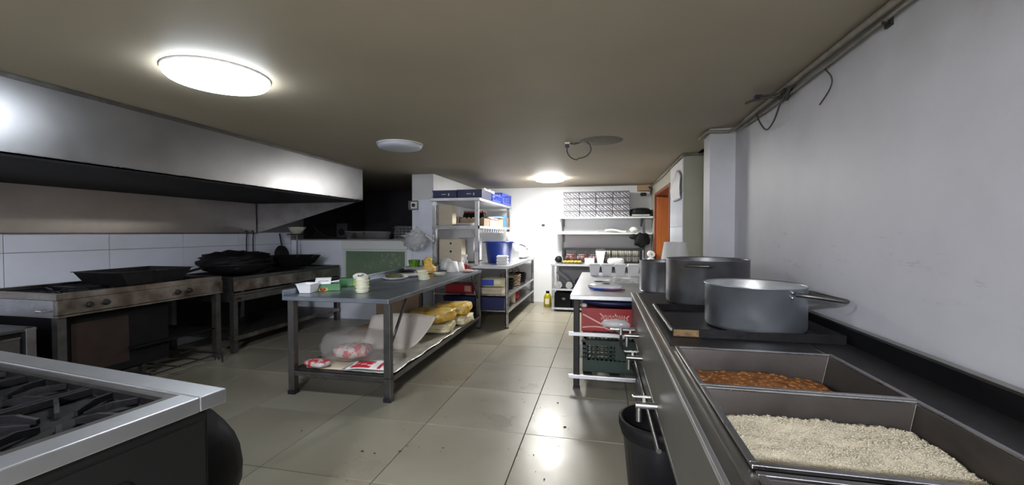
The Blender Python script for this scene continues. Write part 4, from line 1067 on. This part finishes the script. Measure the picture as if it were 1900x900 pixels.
for k in range(5):
    lab = ['lowest upturned white tub of the nested stack behind the pots', 'second upturned white tub of the nested stack behind the pots', 'third upturned white tub of the nested stack behind the pots', 'fourth upturned white tub of the nested stack behind the pots', 'top upturned white tub of the nested stack behind the pots'][k]
    if t0 is None:
        t0 = t = thing('white_tub', lab, 'tub', (.765, 4.76, ST), 0, 'nested white tubs')
        MB().lathe([(.1605, 0), (.172, .0), (.172, .010), (.163, .012), (.115, .33), (.002, .33), (.002, .327), (.1125, .327)], 28, loop=True).build('body', 'foam', t)
    else: dup(t0, (.765, 4.76, ST + .036 * k), None, lab)

# ================================================================== serving counter
KX, KY, KR = .255, .92, 0.0
KZ = .93
def K(x, y, z=0.):
    return Vector((KX + x * math.cos(KR) - y * math.sin(KR), KY + x * math.sin(KR) + y * math.cos(KR), z))
t = thing('serving_counter', 'long worn steel hot counter with sunk pans along the pale wall', 'counter', (KX, KY, 0), KR)
YA, YB, XW = -1.0, 2.84, .868
wells = [(-.43, .045), (.075, .560), (.575, 1.055)]
tp = MB()
tp.box(0, .08, YA, YB, KZ - .03, KZ)
tp.box(.67, XW, YA, YB, KZ - .03, KZ)
edges = [YA] + [e for w2 in wells for e in w2] + [YB]
for k in range(0, len(edges), 2): tp.box(.08, .67, edges[k], edges[k + 1], KZ - .03, KZ)
tp.build('top', 'counter steel', t)
B(.05, .672, 1.09, YB, KZ, KZ + .003).build('burner_deck', 'black iron', t)
B(.690, XW - .002, YA, YB, KZ, KZ + .003).build('wall_ledge', 'black iron', t)
B(-.012, .004, YA, YB, KZ - .01, KZ + .006).build('edge_bead', 'pale steel', t, .003)
B(.034, .042, YA, YB, KZ, KZ + .007).build('ridge', 'counter steel', t, .002)
B(-.004, .006, YA, YB, .61, KZ - .01).build('apron', 'apron steel', t)
B(-.006, .03, YA, YB, .595, .615).build('apron_lip', 'frame steel', t, .003)
B(XW, XW + .025, YA, YB, KZ - .03, 1.008).build('backsplash', 'dark enamel', t, .004)
B(XW - .004, XW + .03, YA, YB, 1.004, 1.014).build('backsplash_cap', 'counter steel', t)
B(.006, XW, YB - .01, YB, .56, KZ - .03).build('end_panel', 'counter steel', t)
B(.05, XW, YA + .01, YB - .01, .56, .575).build('underside', 'frame steel', t)
for y in (-.9, .62, YB - .06):
    for x in (.03, .81): B(x, x + .045, y, y + .045, 0, .56).build('leg', 'frame steel', t, .003)
B(.04, .055, 1.72, YB - .08, .18, .50).build('gas_panel', 'counter steel', t)
for k, (y, z) in enumerate(((1.10, .645), (1.86, .645), (2.10, .73))):
    d = MB().cyl((-.004, y, z), (-.10, y, z), .016, n=12).cyl((-.085, y, z + .005), (-.085, y, z - .075), .013, n=12).build('drain_valve', 'steel', t)
    MB().box(-.07, -.055, y - .004, y + .004, z + .012, z + .04).box(-.115, -.03, y - .008, y + .008, z + .036, z + .044).build('lever', 'chrome', d, .002)
MB().tube([(-.02, .9, .535), (-.02, 1.6, .53), (-.02, 2.5, .52)], .011, 8).build('gas_pipe', 'frame steel', t)
q = K(-.115, 2.33)
t = thing('wrapped_valve', 'gas regulator valve wrapped in a grey plastic bag at the counter end', 'valve', (q.x, q.y, .70), KR)
MB().blob((-.04, 0, .06), (.11, .05, .035), 121, .2, 2.4, 18, 10, flat=False).build('wrapping', 'cloudy film', t)
MB().cyl((-.08, 0, .02), (.10, 0, .02), .016, n=12).cyl((.0, 0, -.02), (.0, 0, .06), .02, n=12).box(-.015, .015, -.05, .05, .06, .075).build('valve_body', 'chrome', t, .002)
MB().tube([(.0, 0, -.02), (.0, 0, -.10), (.05, .02, -.2), (.12, .04, -.35)], .010).build('hose', 'black plastic', t)

# sunk pans
def pan(name, label, w2, m, depth=.15):
    x0, x1, y0, y1 = .066, .684, w2[0] - .004, w2[1] + .004
    q = K((x0 + x1) / 2, (y0 + y1) / 2, KZ + .003)
    t = thing(name, label, 'pan', q, KR)
    a, b_ = (x1 - x0) / 2, (y1 - y0) / 2
    MB().tub(0, 0, -depth, .004, a - .055, b_ - .035, a - .016, b_ - .016, .003).build('basin', m, t, .002)
    MB().box(-a, a, -b_, -b_ + .016, 0, .010).box(-a, a, b_ - .016, b_, 0, .010).box(-a, -a + .016, -b_ + .016, b_ - .016, 0, .010).box(a - .016, a, -b_ + .016, b_ - .016, 0, .010).build('rim', 'steel', t, .002)
    return t, q, a, b_
pan('steel_pan', 'empty brownish steel pan sunk in the counter before the rice', wells[0], 'pan steel')
tr, qr, ar, br = pan('steel_pan', 'steel pan of white rice sunk in the serving counter', wells[1], 'pan steel')
ts, qs, as_, bs_ = pan('steel_pan', 'steel pan of brown stew sunk in the serving counter', wells[2], 'pan steel')
RZ = -.072
def rh(x, y): return RZ + .006 * noise.noise(Vector((x * 60, y * 60, 3))) + .012 * noise.noise(Vector((x * 9, y * 9, 2))) + .006 * noise.noise(Vector((x * 30, y * 30, 7))) + .012 * (1 - (x / .29) ** 2)
rc = MB()
ea, eb = ar - .048, br - .037
rc.sheet(50, 36, lambda a, b: (-ea + 2 * ea * a, -eb + 2 * eb * b, rh(-ea + 2 * ea * a, -eb + 2 * eb * b)), .012)
for k in range(9000):
    x, y = random.uniform(-ea + .006, ea - .006), random.uniform(-eb + .006, eb - .006)
    z = rh(x, y) + random.uniform(.000, .003)
    d = Vector((random.gauss(0, 1), random.gauss(0, 1), random.gauss(0, .35))).normalized()
    n1 = d.orthogonal().normalized(); n2 = d.cross(n1); c_ = Vector((x, y, z)); L = random.uniform(.0035, .0055); r2 = .0013
    rc.add([c_ - d * L, c_ + n1 * r2, c_ + n2 * r2, c_ - n1 * r2, c_ - n2 * r2, c_ + d * L],
           [(0, 2, 1), (0, 3, 2), (0, 4, 3), (0, 1, 4), (5, 1, 2), (5, 2, 3), (5, 3, 4), (5, 4, 1)], True)
o = solo('cooked_rice', rc, 'rice', 'heap of white cooked rice filling the steel pan', 'rice', qr, KR); o['kind'] = 'stuff'
sc = MB()
ea2, eb2 = as_ - .060, bs_ - .046
SZ2 = -.098
sh = lambda x, y: SZ2 + .006 * noise.noise(Vector((x * 12, y * 12, 5))) + .028 * max(0, 1 - ((x + .05) / .30) ** 2) * max(0, y / eb2 * .5 + .5)
sc.sheet(40, 30, lambda a, b: (-ea2 + 2 * ea2 * a, -eb2 + 2 * eb2 * b, sh(-ea2 + 2 * ea2 * a, -eb2 + 2 * eb2 * b)), .012)
sc.m = 1
for k in range(420):
    x, y = random.uniform(-ea2 * .97, ea2 * .97), random.uniform(-eb2 * .95, eb2 * .95)
    s = random.uniform(.004, .009)
    sc.blob((x, y, sh(x, y) - .001), (s * 1.5, s, s * .6), k, .4, 2.5, 8, 5, T=Matrix.Translation((x, y, 0)) @ Matrix.Rotation(random.uniform(0, 6), 4, 'Z') @ Matrix.Translation((-x, -y, 0)), flat=False)
o = sc.build('meat_stew', ['stew', 'stew chunk']); o.location = qs; o.rotation_euler = (0, 0, KR)
tag(o, 'brown meat stew lying in the steel pan behind the rice', 'stew', None, 'stuff')

# burner tray and pots
q = K(.47, 1.66, KZ + .003)
t = thing('burner_tray', 'shallow black burner tray with a rusty front edge on the counter', 'tray', q, KR)
a, b_ = .375, .375
MB().tub(0, 0, 0, .036, a - .03, b_ - .03, a, b_, .004, .004).build('tray', 'greasy iron', t)
MB().box(-a - .004, a + .0, -b_ - .010, -b_ - .0045, .0, .038).build('front_lip', 'greasy iron', t)
B(-a - .002, -a + .115, -b_ - .012, -b_ - .010, .004, .036).build('rust_patch', 'rust', t)
B(-a - .016, -a - .005, -b_, b_, .025, .040).build('side_rail', 'steel', t, .002)
t = thing('wide_pot', 'wide aluminium pot with a long loop handle on the burner tray', 'pot', (.815, 2.52, KZ + .008))
pot(t, .245, .235, 'aluminium', 'pot inside', .010)
hd = MB()
an = R(-52)
def hp(rad, side, z): return (rad * math.cos(an) - side * math.sin(an), rad * math.sin(an) + side * math.cos(an), z)
# the handle leaves the pot towards the counter's front-right
hd2 = MB(); 
hd2.tube(smooth([(.122, -.212, .205), (.16, -.235, .203), (.24, -.255, .195), (.30, -.262, .187), (.322, -.25, .184), (.325, -.23, .184), (.30, -.195, .188), (.262, -.145, .197), (.225, -.103, .205)], 4), .011, 8)
hd2.build('handle', 'frame steel', t)
rv = MB()
for dz in (.19, .215): rv.lathe([(.009, 0), (.006, .005), (.002, .006)], 10, T=Matrix.Translation((.2462 * math.cos(R(-66)), .2462 * math.sin(R(-66)), dz)) @ Matrix.Rotation(R(-62), 4, 'Z') @ Matrix.Rotation(PI / 2, 4, 'Y'))
r3 = rv.build('rivet', 'chrome', t); r3['kind'] = 'stuff'
t = thing('tall_pot', 'tall dark steel stock pot between the wide pot and the dull pot', 'pot', (.757, 3.335, KZ + .003))
pot(t, .283, .325, 'dull pot', 'dull pot', .008)
hd = MB()
an = R(-112)
def hp(rad, side, z): return (rad * math.cos(an) - side * math.sin(an), rad * math.sin(an) + side * math.cos(an), z)
hd.tube([hp(.278, -.08, .29), hp(.315, -.08, .29), hp(.322, -.06, .29), hp(.322, .06, .29), hp(.315, .08, .29), hp(.278, .08, .29)], .009, 8)
hd.build('handle', 'frame steel', t)
an = R(68)
MB().tube([hp(.278, -.08, .29), hp(.315, -.08, .29), hp(.322, -.06, .29), hp(.322, .06, .29), hp(.315, .08, .29), hp(.278, .08, .29)], .009, 8).build('handle', 'frame steel', t)
# bin and basin under the counter
t = thing('black_bin', 'open black bin lined with a black bag under the counter', 'bin', (.30, 2.36, 0))
MB().lathe([(.002, 0), (.15, 0), (.19, .40), (.205, .42), (.20, .44), (.185, .42), (.145, .01), (.002, .01)], 30).build('body', 'black plastic', t)
MB().lathe([(.195, .36), (.208, .405), (.208, .44), (.19, .445), (.17, .40), (.12, .30), (.002, .26)], 30, cap0=False).build('liner', 'black bag', t)
t = thing('grey_basin', 'low round grey basin on the floor before the black bin', 'basin', (.26, 1.98, 0))
MB().lathe([(.002, 0), (.13, 0), (.17, .07), (.18, .075), (.16, .07), (.125, .006), (.002, .006)], 28).build('body', 'grey sheet', t)

# ================================================================== back wall: shelving, table
FT = .878
t = thing('far_table', 'steel table with an open lower shelf against the bright back wall', 'table', (-.935, 7.68, 0))
LX, LY = 1.86, .98
B(0, LX, 0, LY, FT - .035, FT).build('tabletop', 'pale steel', t, .003)
for x in (.02, LX - .07):
    for y in (.01, LY - .06): B(x, x + .045, y, y + .045, .0, FT - .035).build('leg', 'steel', t, .003)
B(.02, LX - .02, .02, LY - .02, .40, .42).build('shelf', 'steel', t)
B(.02, LX - .02, .005, .02, .392, .426).build('shelf_rail', 'pale steel', t)
B(.02, LX - .02, .02, LY - .02, .05, .07).build('shelf', 'steel', t)
B(.02, LX - .02, .005, .02, .042, .076).build('shelf_rail', 'pale steel', t)
B(.04, LX - .04, LY - .015, LY - .005, .07, FT - .035).build('rear_panel', 'grey sheet', t)
t = thing('wall_shelves', 'two white wall shelves with a grey panel on the back wall', 'shelf', (0, 8.69, 0))
B(-.80, .90, -.012, 0, .93, 1.74).build('panel', 'panel grey', t)
for z, x0, x1, d in ((1.735, -.87, .935, .42), (1.425, -.92, .92, .44)):
    B(x0, x1, -d, -.012, z, z + .03).build('shelf', 'white frame', t, .004)
    for x in (-.78, .75):
        MB().box(x - .02, x + .02, -.03, -.012, z - .16, z).bar((x, -.03, z - .14), (x, -.30, z - .01), .02, .02).build('bracket', 'frame steel', t)
for x in (-.80, .80): B(x - .022, x + .022, -.02, -.012, .95, 1.74).build('upright', 'frame steel', t)
# printed cartons
CWX, CH2 = .318, .1255
t0 = None
ordn = ['first', 'second', 'third', 'fourth']
for r_i in range(4):
    for c_i in range(4):
        x = -.765 + CWX * (c_i + .5)
        lab = 'black and white printed carton, %s row up, %s column from the black bag' % (ordn[r_i], ordn[3 - c_i])
        p = (x + random.uniform(-.001, .001) + (-.006 if (r_i == 3 and c_i < 2) else 0), 8.50 - (.02 if (r_i == 3 and c_i == 2) else 0) + random.uniform(-.006, .006), 1.766 + CH2 * r_i)
        if t0 is None:
            t0 = solo('printed_carton', B(-CWX / 2 + .005, CWX / 2 - .005, -.15, .15, 0, CH2 - .003), 'printed carton', lab, 'carton', p, 0, 'printed cartons on the top wall shelf', .002)
        else:
            o = t0.copy(); C.objects.link(o); o.location = p; o['label'] = lab
t = thing('black_sack', 'folded black bag on the top wall shelf beside the printed cartons', 'bag', (.72, 8.47, 1.765))
MB().blob((0, 0, .085), (.20, .16, .085), 131, .12, 1.8, 24, 12, .75).build('bag', 'black bag', t)
B(-.17, .15, -.17, -.14, .01, .04).build('silver_edge', 'cloudy film', t)
for i, (u0, u1, v, s, lab) in enumerate(((1122, 1163, 434, .035, 'flat pile of white papers on the lower wall shelf'), (1168, 1186, 434, .05, 'crumpled white bag on the lower wall shelf'), (1036, 1110, 434, .012, 'long thin white sheet lying along the lower wall shelf'))):
    a, b_ = at(u0, v, Y=8.42).x, at(u1, v, Y=8.42).x
    t = thing(['paper_pile', 'white_bag', 'paper_sheet'][i], lab, ['paper', 'bag', 'paper'][i], ((a + b_) / 2, 8.44, 1.455))
    if i == 1: MB().blob((0, 0, .055), ((b_ - a) / 2, .12, .055), 141, .3, 3, 20, 12).build('bag', 'paper', t)
    else: MB().sheet(12, 6, lambda s_, q, a=a, b_=b_, s=s: ((s_ - .5) * (b_ - a), -.14 + .28 * q, s * (1.5 + .6 * math.sin(s_ * 5 + i) + .3 * noise.noise(Vector((s_ * 6, q * 4, i))))), s).build('sheets', 'paper', t)
t = thing('black_cloth', 'black cloth hanging from the lower wall shelf near the door', 'cloth', (.66, 8.17, 1.42))
MB().blob((.06, .0, -.10), (.14, .045, .135), 151, .3, 2.2, 22, 14, flat=False).blob((-.06, .0, -.04), (.11, .035, .05), 152, .3, 2.5, 18, 10, flat=False).build('cloth', 'black bag', t)
# crates and food on the far table
t = crate('black_crate', 'black slotted crate of reddish packs on the far table', (-.385, 8.35, FT), .74, .40, .27, 'black plastic', 2, 22, 0, 'black crates on the far table', 'crate')
t = crate('black_crate', 'black slotted crate of yellow tubs on the far table', (.38, 8.35, FT), .74, .40, .27, 'black plastic', 2, 22, 0, 'black crates on the far table', 'crate')
for s in (-1, 1): B(s * .36 - .008, s * .36 + .008, -.215, -.205, .06, .25).build('end_strip', 'grey sheet', t)
t0 = None
for k in range(5):
    lab = 'yellow tub in the black crate, %s from the white jug' % ['first', 'second', 'third', 'fourth', 'fifth'][k]
    p = (.10 + k * .128, 8.29, FT + .10)
    if t0 is None:
        t0 = t = thing('yellow_tub', lab, 'tub', p, 0, 'yellow tubs in the crate')
        MB().tub(0, 0, -.085, .11, .046, .05, .055, .06, .003, .003).build('body', 'cream tub', t, .002)
        MB().frustum(0, 0, .113, .125, .058, .063, .05, .055).build('lid', 'cream tub', t)
    else: dup(t0, p, None, lab)
for k in range(3):
    t = thing('red_pack', 'dark reddish pack in the black crate, %s' % ['beside the wall end', 'in the middle', 'beside the white jug'][k], 'food pack', (-.62 + k * .23, 8.33, FT + .014), 0, 'reddish packs in the crate')
    MB().blob((0, 0, .07), (.105, .14, .07), 160 + k, .15, 2, 16, 8, .7).build('pack', 'red pack', t)
t = thing('black_pouch', 'small black pouch at the open end of the far table', 'bag', (-.82, 7.98, FT)); MB().blob((0, 0, .067), (.07, .08, .065), 171, .15, 2, 16, 10).build('bag', 'black bag', t)
a = at(1060, 489, Y=7.85).x
t = thing('banana_tray', 'low tray holding yellow bananas on the far table', 'tray', (a, 7.90, FT)); MB().tub(0, 0, 0, .022, .19, .115, .20, .125, .004).build('body', 'black plastic', t)
t0 = None
for k in range(5):
    lab = 'yellow banana in the low tray, number %s from the black pouch' % ['one', 'two', 'three', 'four', 'five', 'six', 'seven'][k]
    p = (a - .124 + k * .067, 7.90, FT + .012)
    if t0 is None:
        t0 = t = thing('banana', lab, 'banana', p, R(4), 'bananas in the tray')
        pts = [(.055 * math.sin(x) - .03, .075 * math.cos(x), .012 + .012 * math.sin(x)) for x in [PI * i / 8 for i in range(9)]]
        MB().tube(pts, .019, 8).build('fruit', 'banana', t); MB().tube([pts[0], (pts[0][0] - .012, pts[0][1] + .02, pts[0][2])], .007).build('stem', 'brown paper', t)
    else: dup(t0, p, R(4 + random.uniform(-3, 3)), lab)
x = at(1094, 489, Y=7.85).x
t = thing('white_box', 'small white box between the bananas and the white jug', 'box', (x, 7.90, FT)); B(-.09, .085, -.06, .06, 0, .10).build('body', 'paper', t, .004)
x = at(1114, 489, Y=7.85).x
t = thing('white_jug', 'white plastic jug with a narrow base and a dark lid on the far table', 'jug', (x, 7.92, FT))
MB().tub(0, 0, 0, .24, .05, .05, .088, .07, .004).build('body', 'white plastic', t, .012)
B(-.085, .085, -.065, .065, .245, .275).build('lid', 'frame steel', t, .004)
x = at(1143, 489, Y=7.85).x
t = thing('white_packet', 'white soft packet in front of the yellow tubs', 'food pack', (x, 7.90, FT)); MB().blob((0, 0, .055), (.155, .09, .055), 181, .10, 2, 20, 10, .6).build('pack', 'paper', t)
for k in range(2):
    q = at(1204, 480, Y=8.0)
    t = thing('paper_roll', ['lower white paper roll beside the orange door', 'upper white paper roll beside the orange door'][k], 'paper roll', (.865, 7.98, FT + .062 + .125 * k), 0, 'paper rolls by the door')
    MB().cyl((0, -.10, 0), (0, .12, 0), .06, n=22).build('roll', 'paper', t); MB().cyl((0, -.104, 0), (0, -.10, 0), .02, n=12).build('core', 'cardboard', t)
# under the far table
for k, (x, y, z, dx, dz, lab) in enumerate(((-.86, 8.18, .71, .24, -.20, 'long grey paper roll leaning under the far table'), (-.79, 7.80, .484, .0, 0, 'grey paper roll lying under the leaning one'), (-.60, 7.80, .484, .0, 0, 'grey paper roll with its end showing under the far table'))):
    t = thing('wrap_roll', lab, 'paper roll', (x, y, z), 0, 'wrap rolls under the far table')
    if k == 0: MB().cyl((0, 0, 0), (dx, .02, dz), .05, n=18).build('roll', 'grey sheet', t)
    else:
        MB().cyl((0, -.08, 0), (dx, .22, 0), .062, n=18).build('roll', 'grey sheet', t); MB().cyl((-.002, -.084, 0), (0, -.08, 0), .022, n=12).build('core', 'cardboard', t)
t = thing('blue_bag', 'navy plastic bag beside the wrap rolls under the far table', 'bag', (-.38, 7.88, .42)); MB().blob((0, 0, .11), (.13, .12, .11), 191, .2, 2, 18, 10).build('bag', 'navy plastic', t)
t = thing('dark_case', 'dark brown case on the bottom shelf of the far table', 'case', (-.70, 7.92, .07)); B(-.17, .13, -.17, .2, 0, .27).build('body', 'dark enamel', t, .008); B(-.03, .03, -.18, -.17, .14, .18).build('latch', 'frame steel', t)
t = thing('clay_bowl', 'small clay coloured bowl beside the dark case', 'bowl', (-.44, 7.84, .07)); MB().lathe([(.002, 0), (.05, 0), (.085, .07), (.08, .072), (.045, .008), (.002, .008)], 20).build('body', 'clay', t)
t = thing('oil_bottle', 'yellow cooking oil bottle with a dark cap standing on the floor', 'bottle', (-1.05, 8.15, 0))
MB().lathe([(.002, 0), (.07, 0), (.075, .02), (.075, .20), (.05, .25), (.03, .27), (.002, .27)], 18).build('body', 'oil', t); MB().lathe([(.035, .27), (.035, .31), (.002, .312)], 14).build('cap', 'dark enamel', t)
B(-.04, .04, -.078, -.072, .06, .17).build('label', 'pale pack', t)
q = at(1008, 418, Y=8.7)
t = thing('wall_socket', 'tiny dark socket alone on the bright back wall', 'socket', (q.x, 8.70, q.z)); B(-.03, .03, -.015, 0, -.022, .022).build('plate', 'dark enamel', t, .003); MB().cyl((0, -.015, 0), (0, -.018, 0), .012).build('hole', 'frame steel', t)
t = thing('hanging_paper', 'curled white plastic sheet hanging high on the tiles beside the door', 'paper', (.93, 5.63, 1.86))
MB().sheet(8, 12, lambda a, b: (-.012 - .035 * math.sin(b * PI) * (.3 + a), -.25 + .50 * a, .38 * b * (1 - .25 * (2 * a - 1) ** 2)), .003).build('sheet', 'white plastic', t)
# crumbs of dirt on the floor
db = MB()
for (u, v, s) in ((672, 838, .012), (695, 842, .008), (742, 838, .01), (1035, 748, .008), (1048, 793, .012), (822, 832, .006), (990, 845, .005), (1010, 890, .006), (560, 800, .005)):
    q = at(u, v, Z=0); db.blob((q.x, q.y, .002), (s, s * .8, .003), int(u), .3, 3, 8, 5)
for k in range(60):
    db.blob((random.uniform(-1.6, .1), random.uniform(2, 6), .0012), (.004, .003, .0015), k, .3, 3, 6, 4)
o = solo('floor_crumbs', db, 'dirt', 'dark crumbs of dirt scattered on the floor tiles', 'dirt'); o['kind'] = 'stuff'

# small clearance so that resting things never share a surface with what carries them
KEEP = {'overshelf', 'floor', 'ceiling', 'wall_hook', 'exhaust_hood', 'ceiling_lamp', 'ceiling_patch', 'dangling_cable', 'ceiling_conduit', 'loose_wires', 'junction_box', 'wall_switch', 'wall_socket', 'wall_shelves',
        'gas_range', 'griddle_range', 'drawer_unit', 'prep_table', 'steel_table', 'side_table', 'far_table', 'serving_counter', 'camera'}
bpy.context.view_layer.update()
for o in list(C.objects):
    if o.parent is None and o.get('kind') != 'structure' and o.name.split('.')[0] not in KEEP:
        o.location.z += .0015 if o.name.split('.')[0] not in ('cooked_rice', 'meat_stew') else .0005
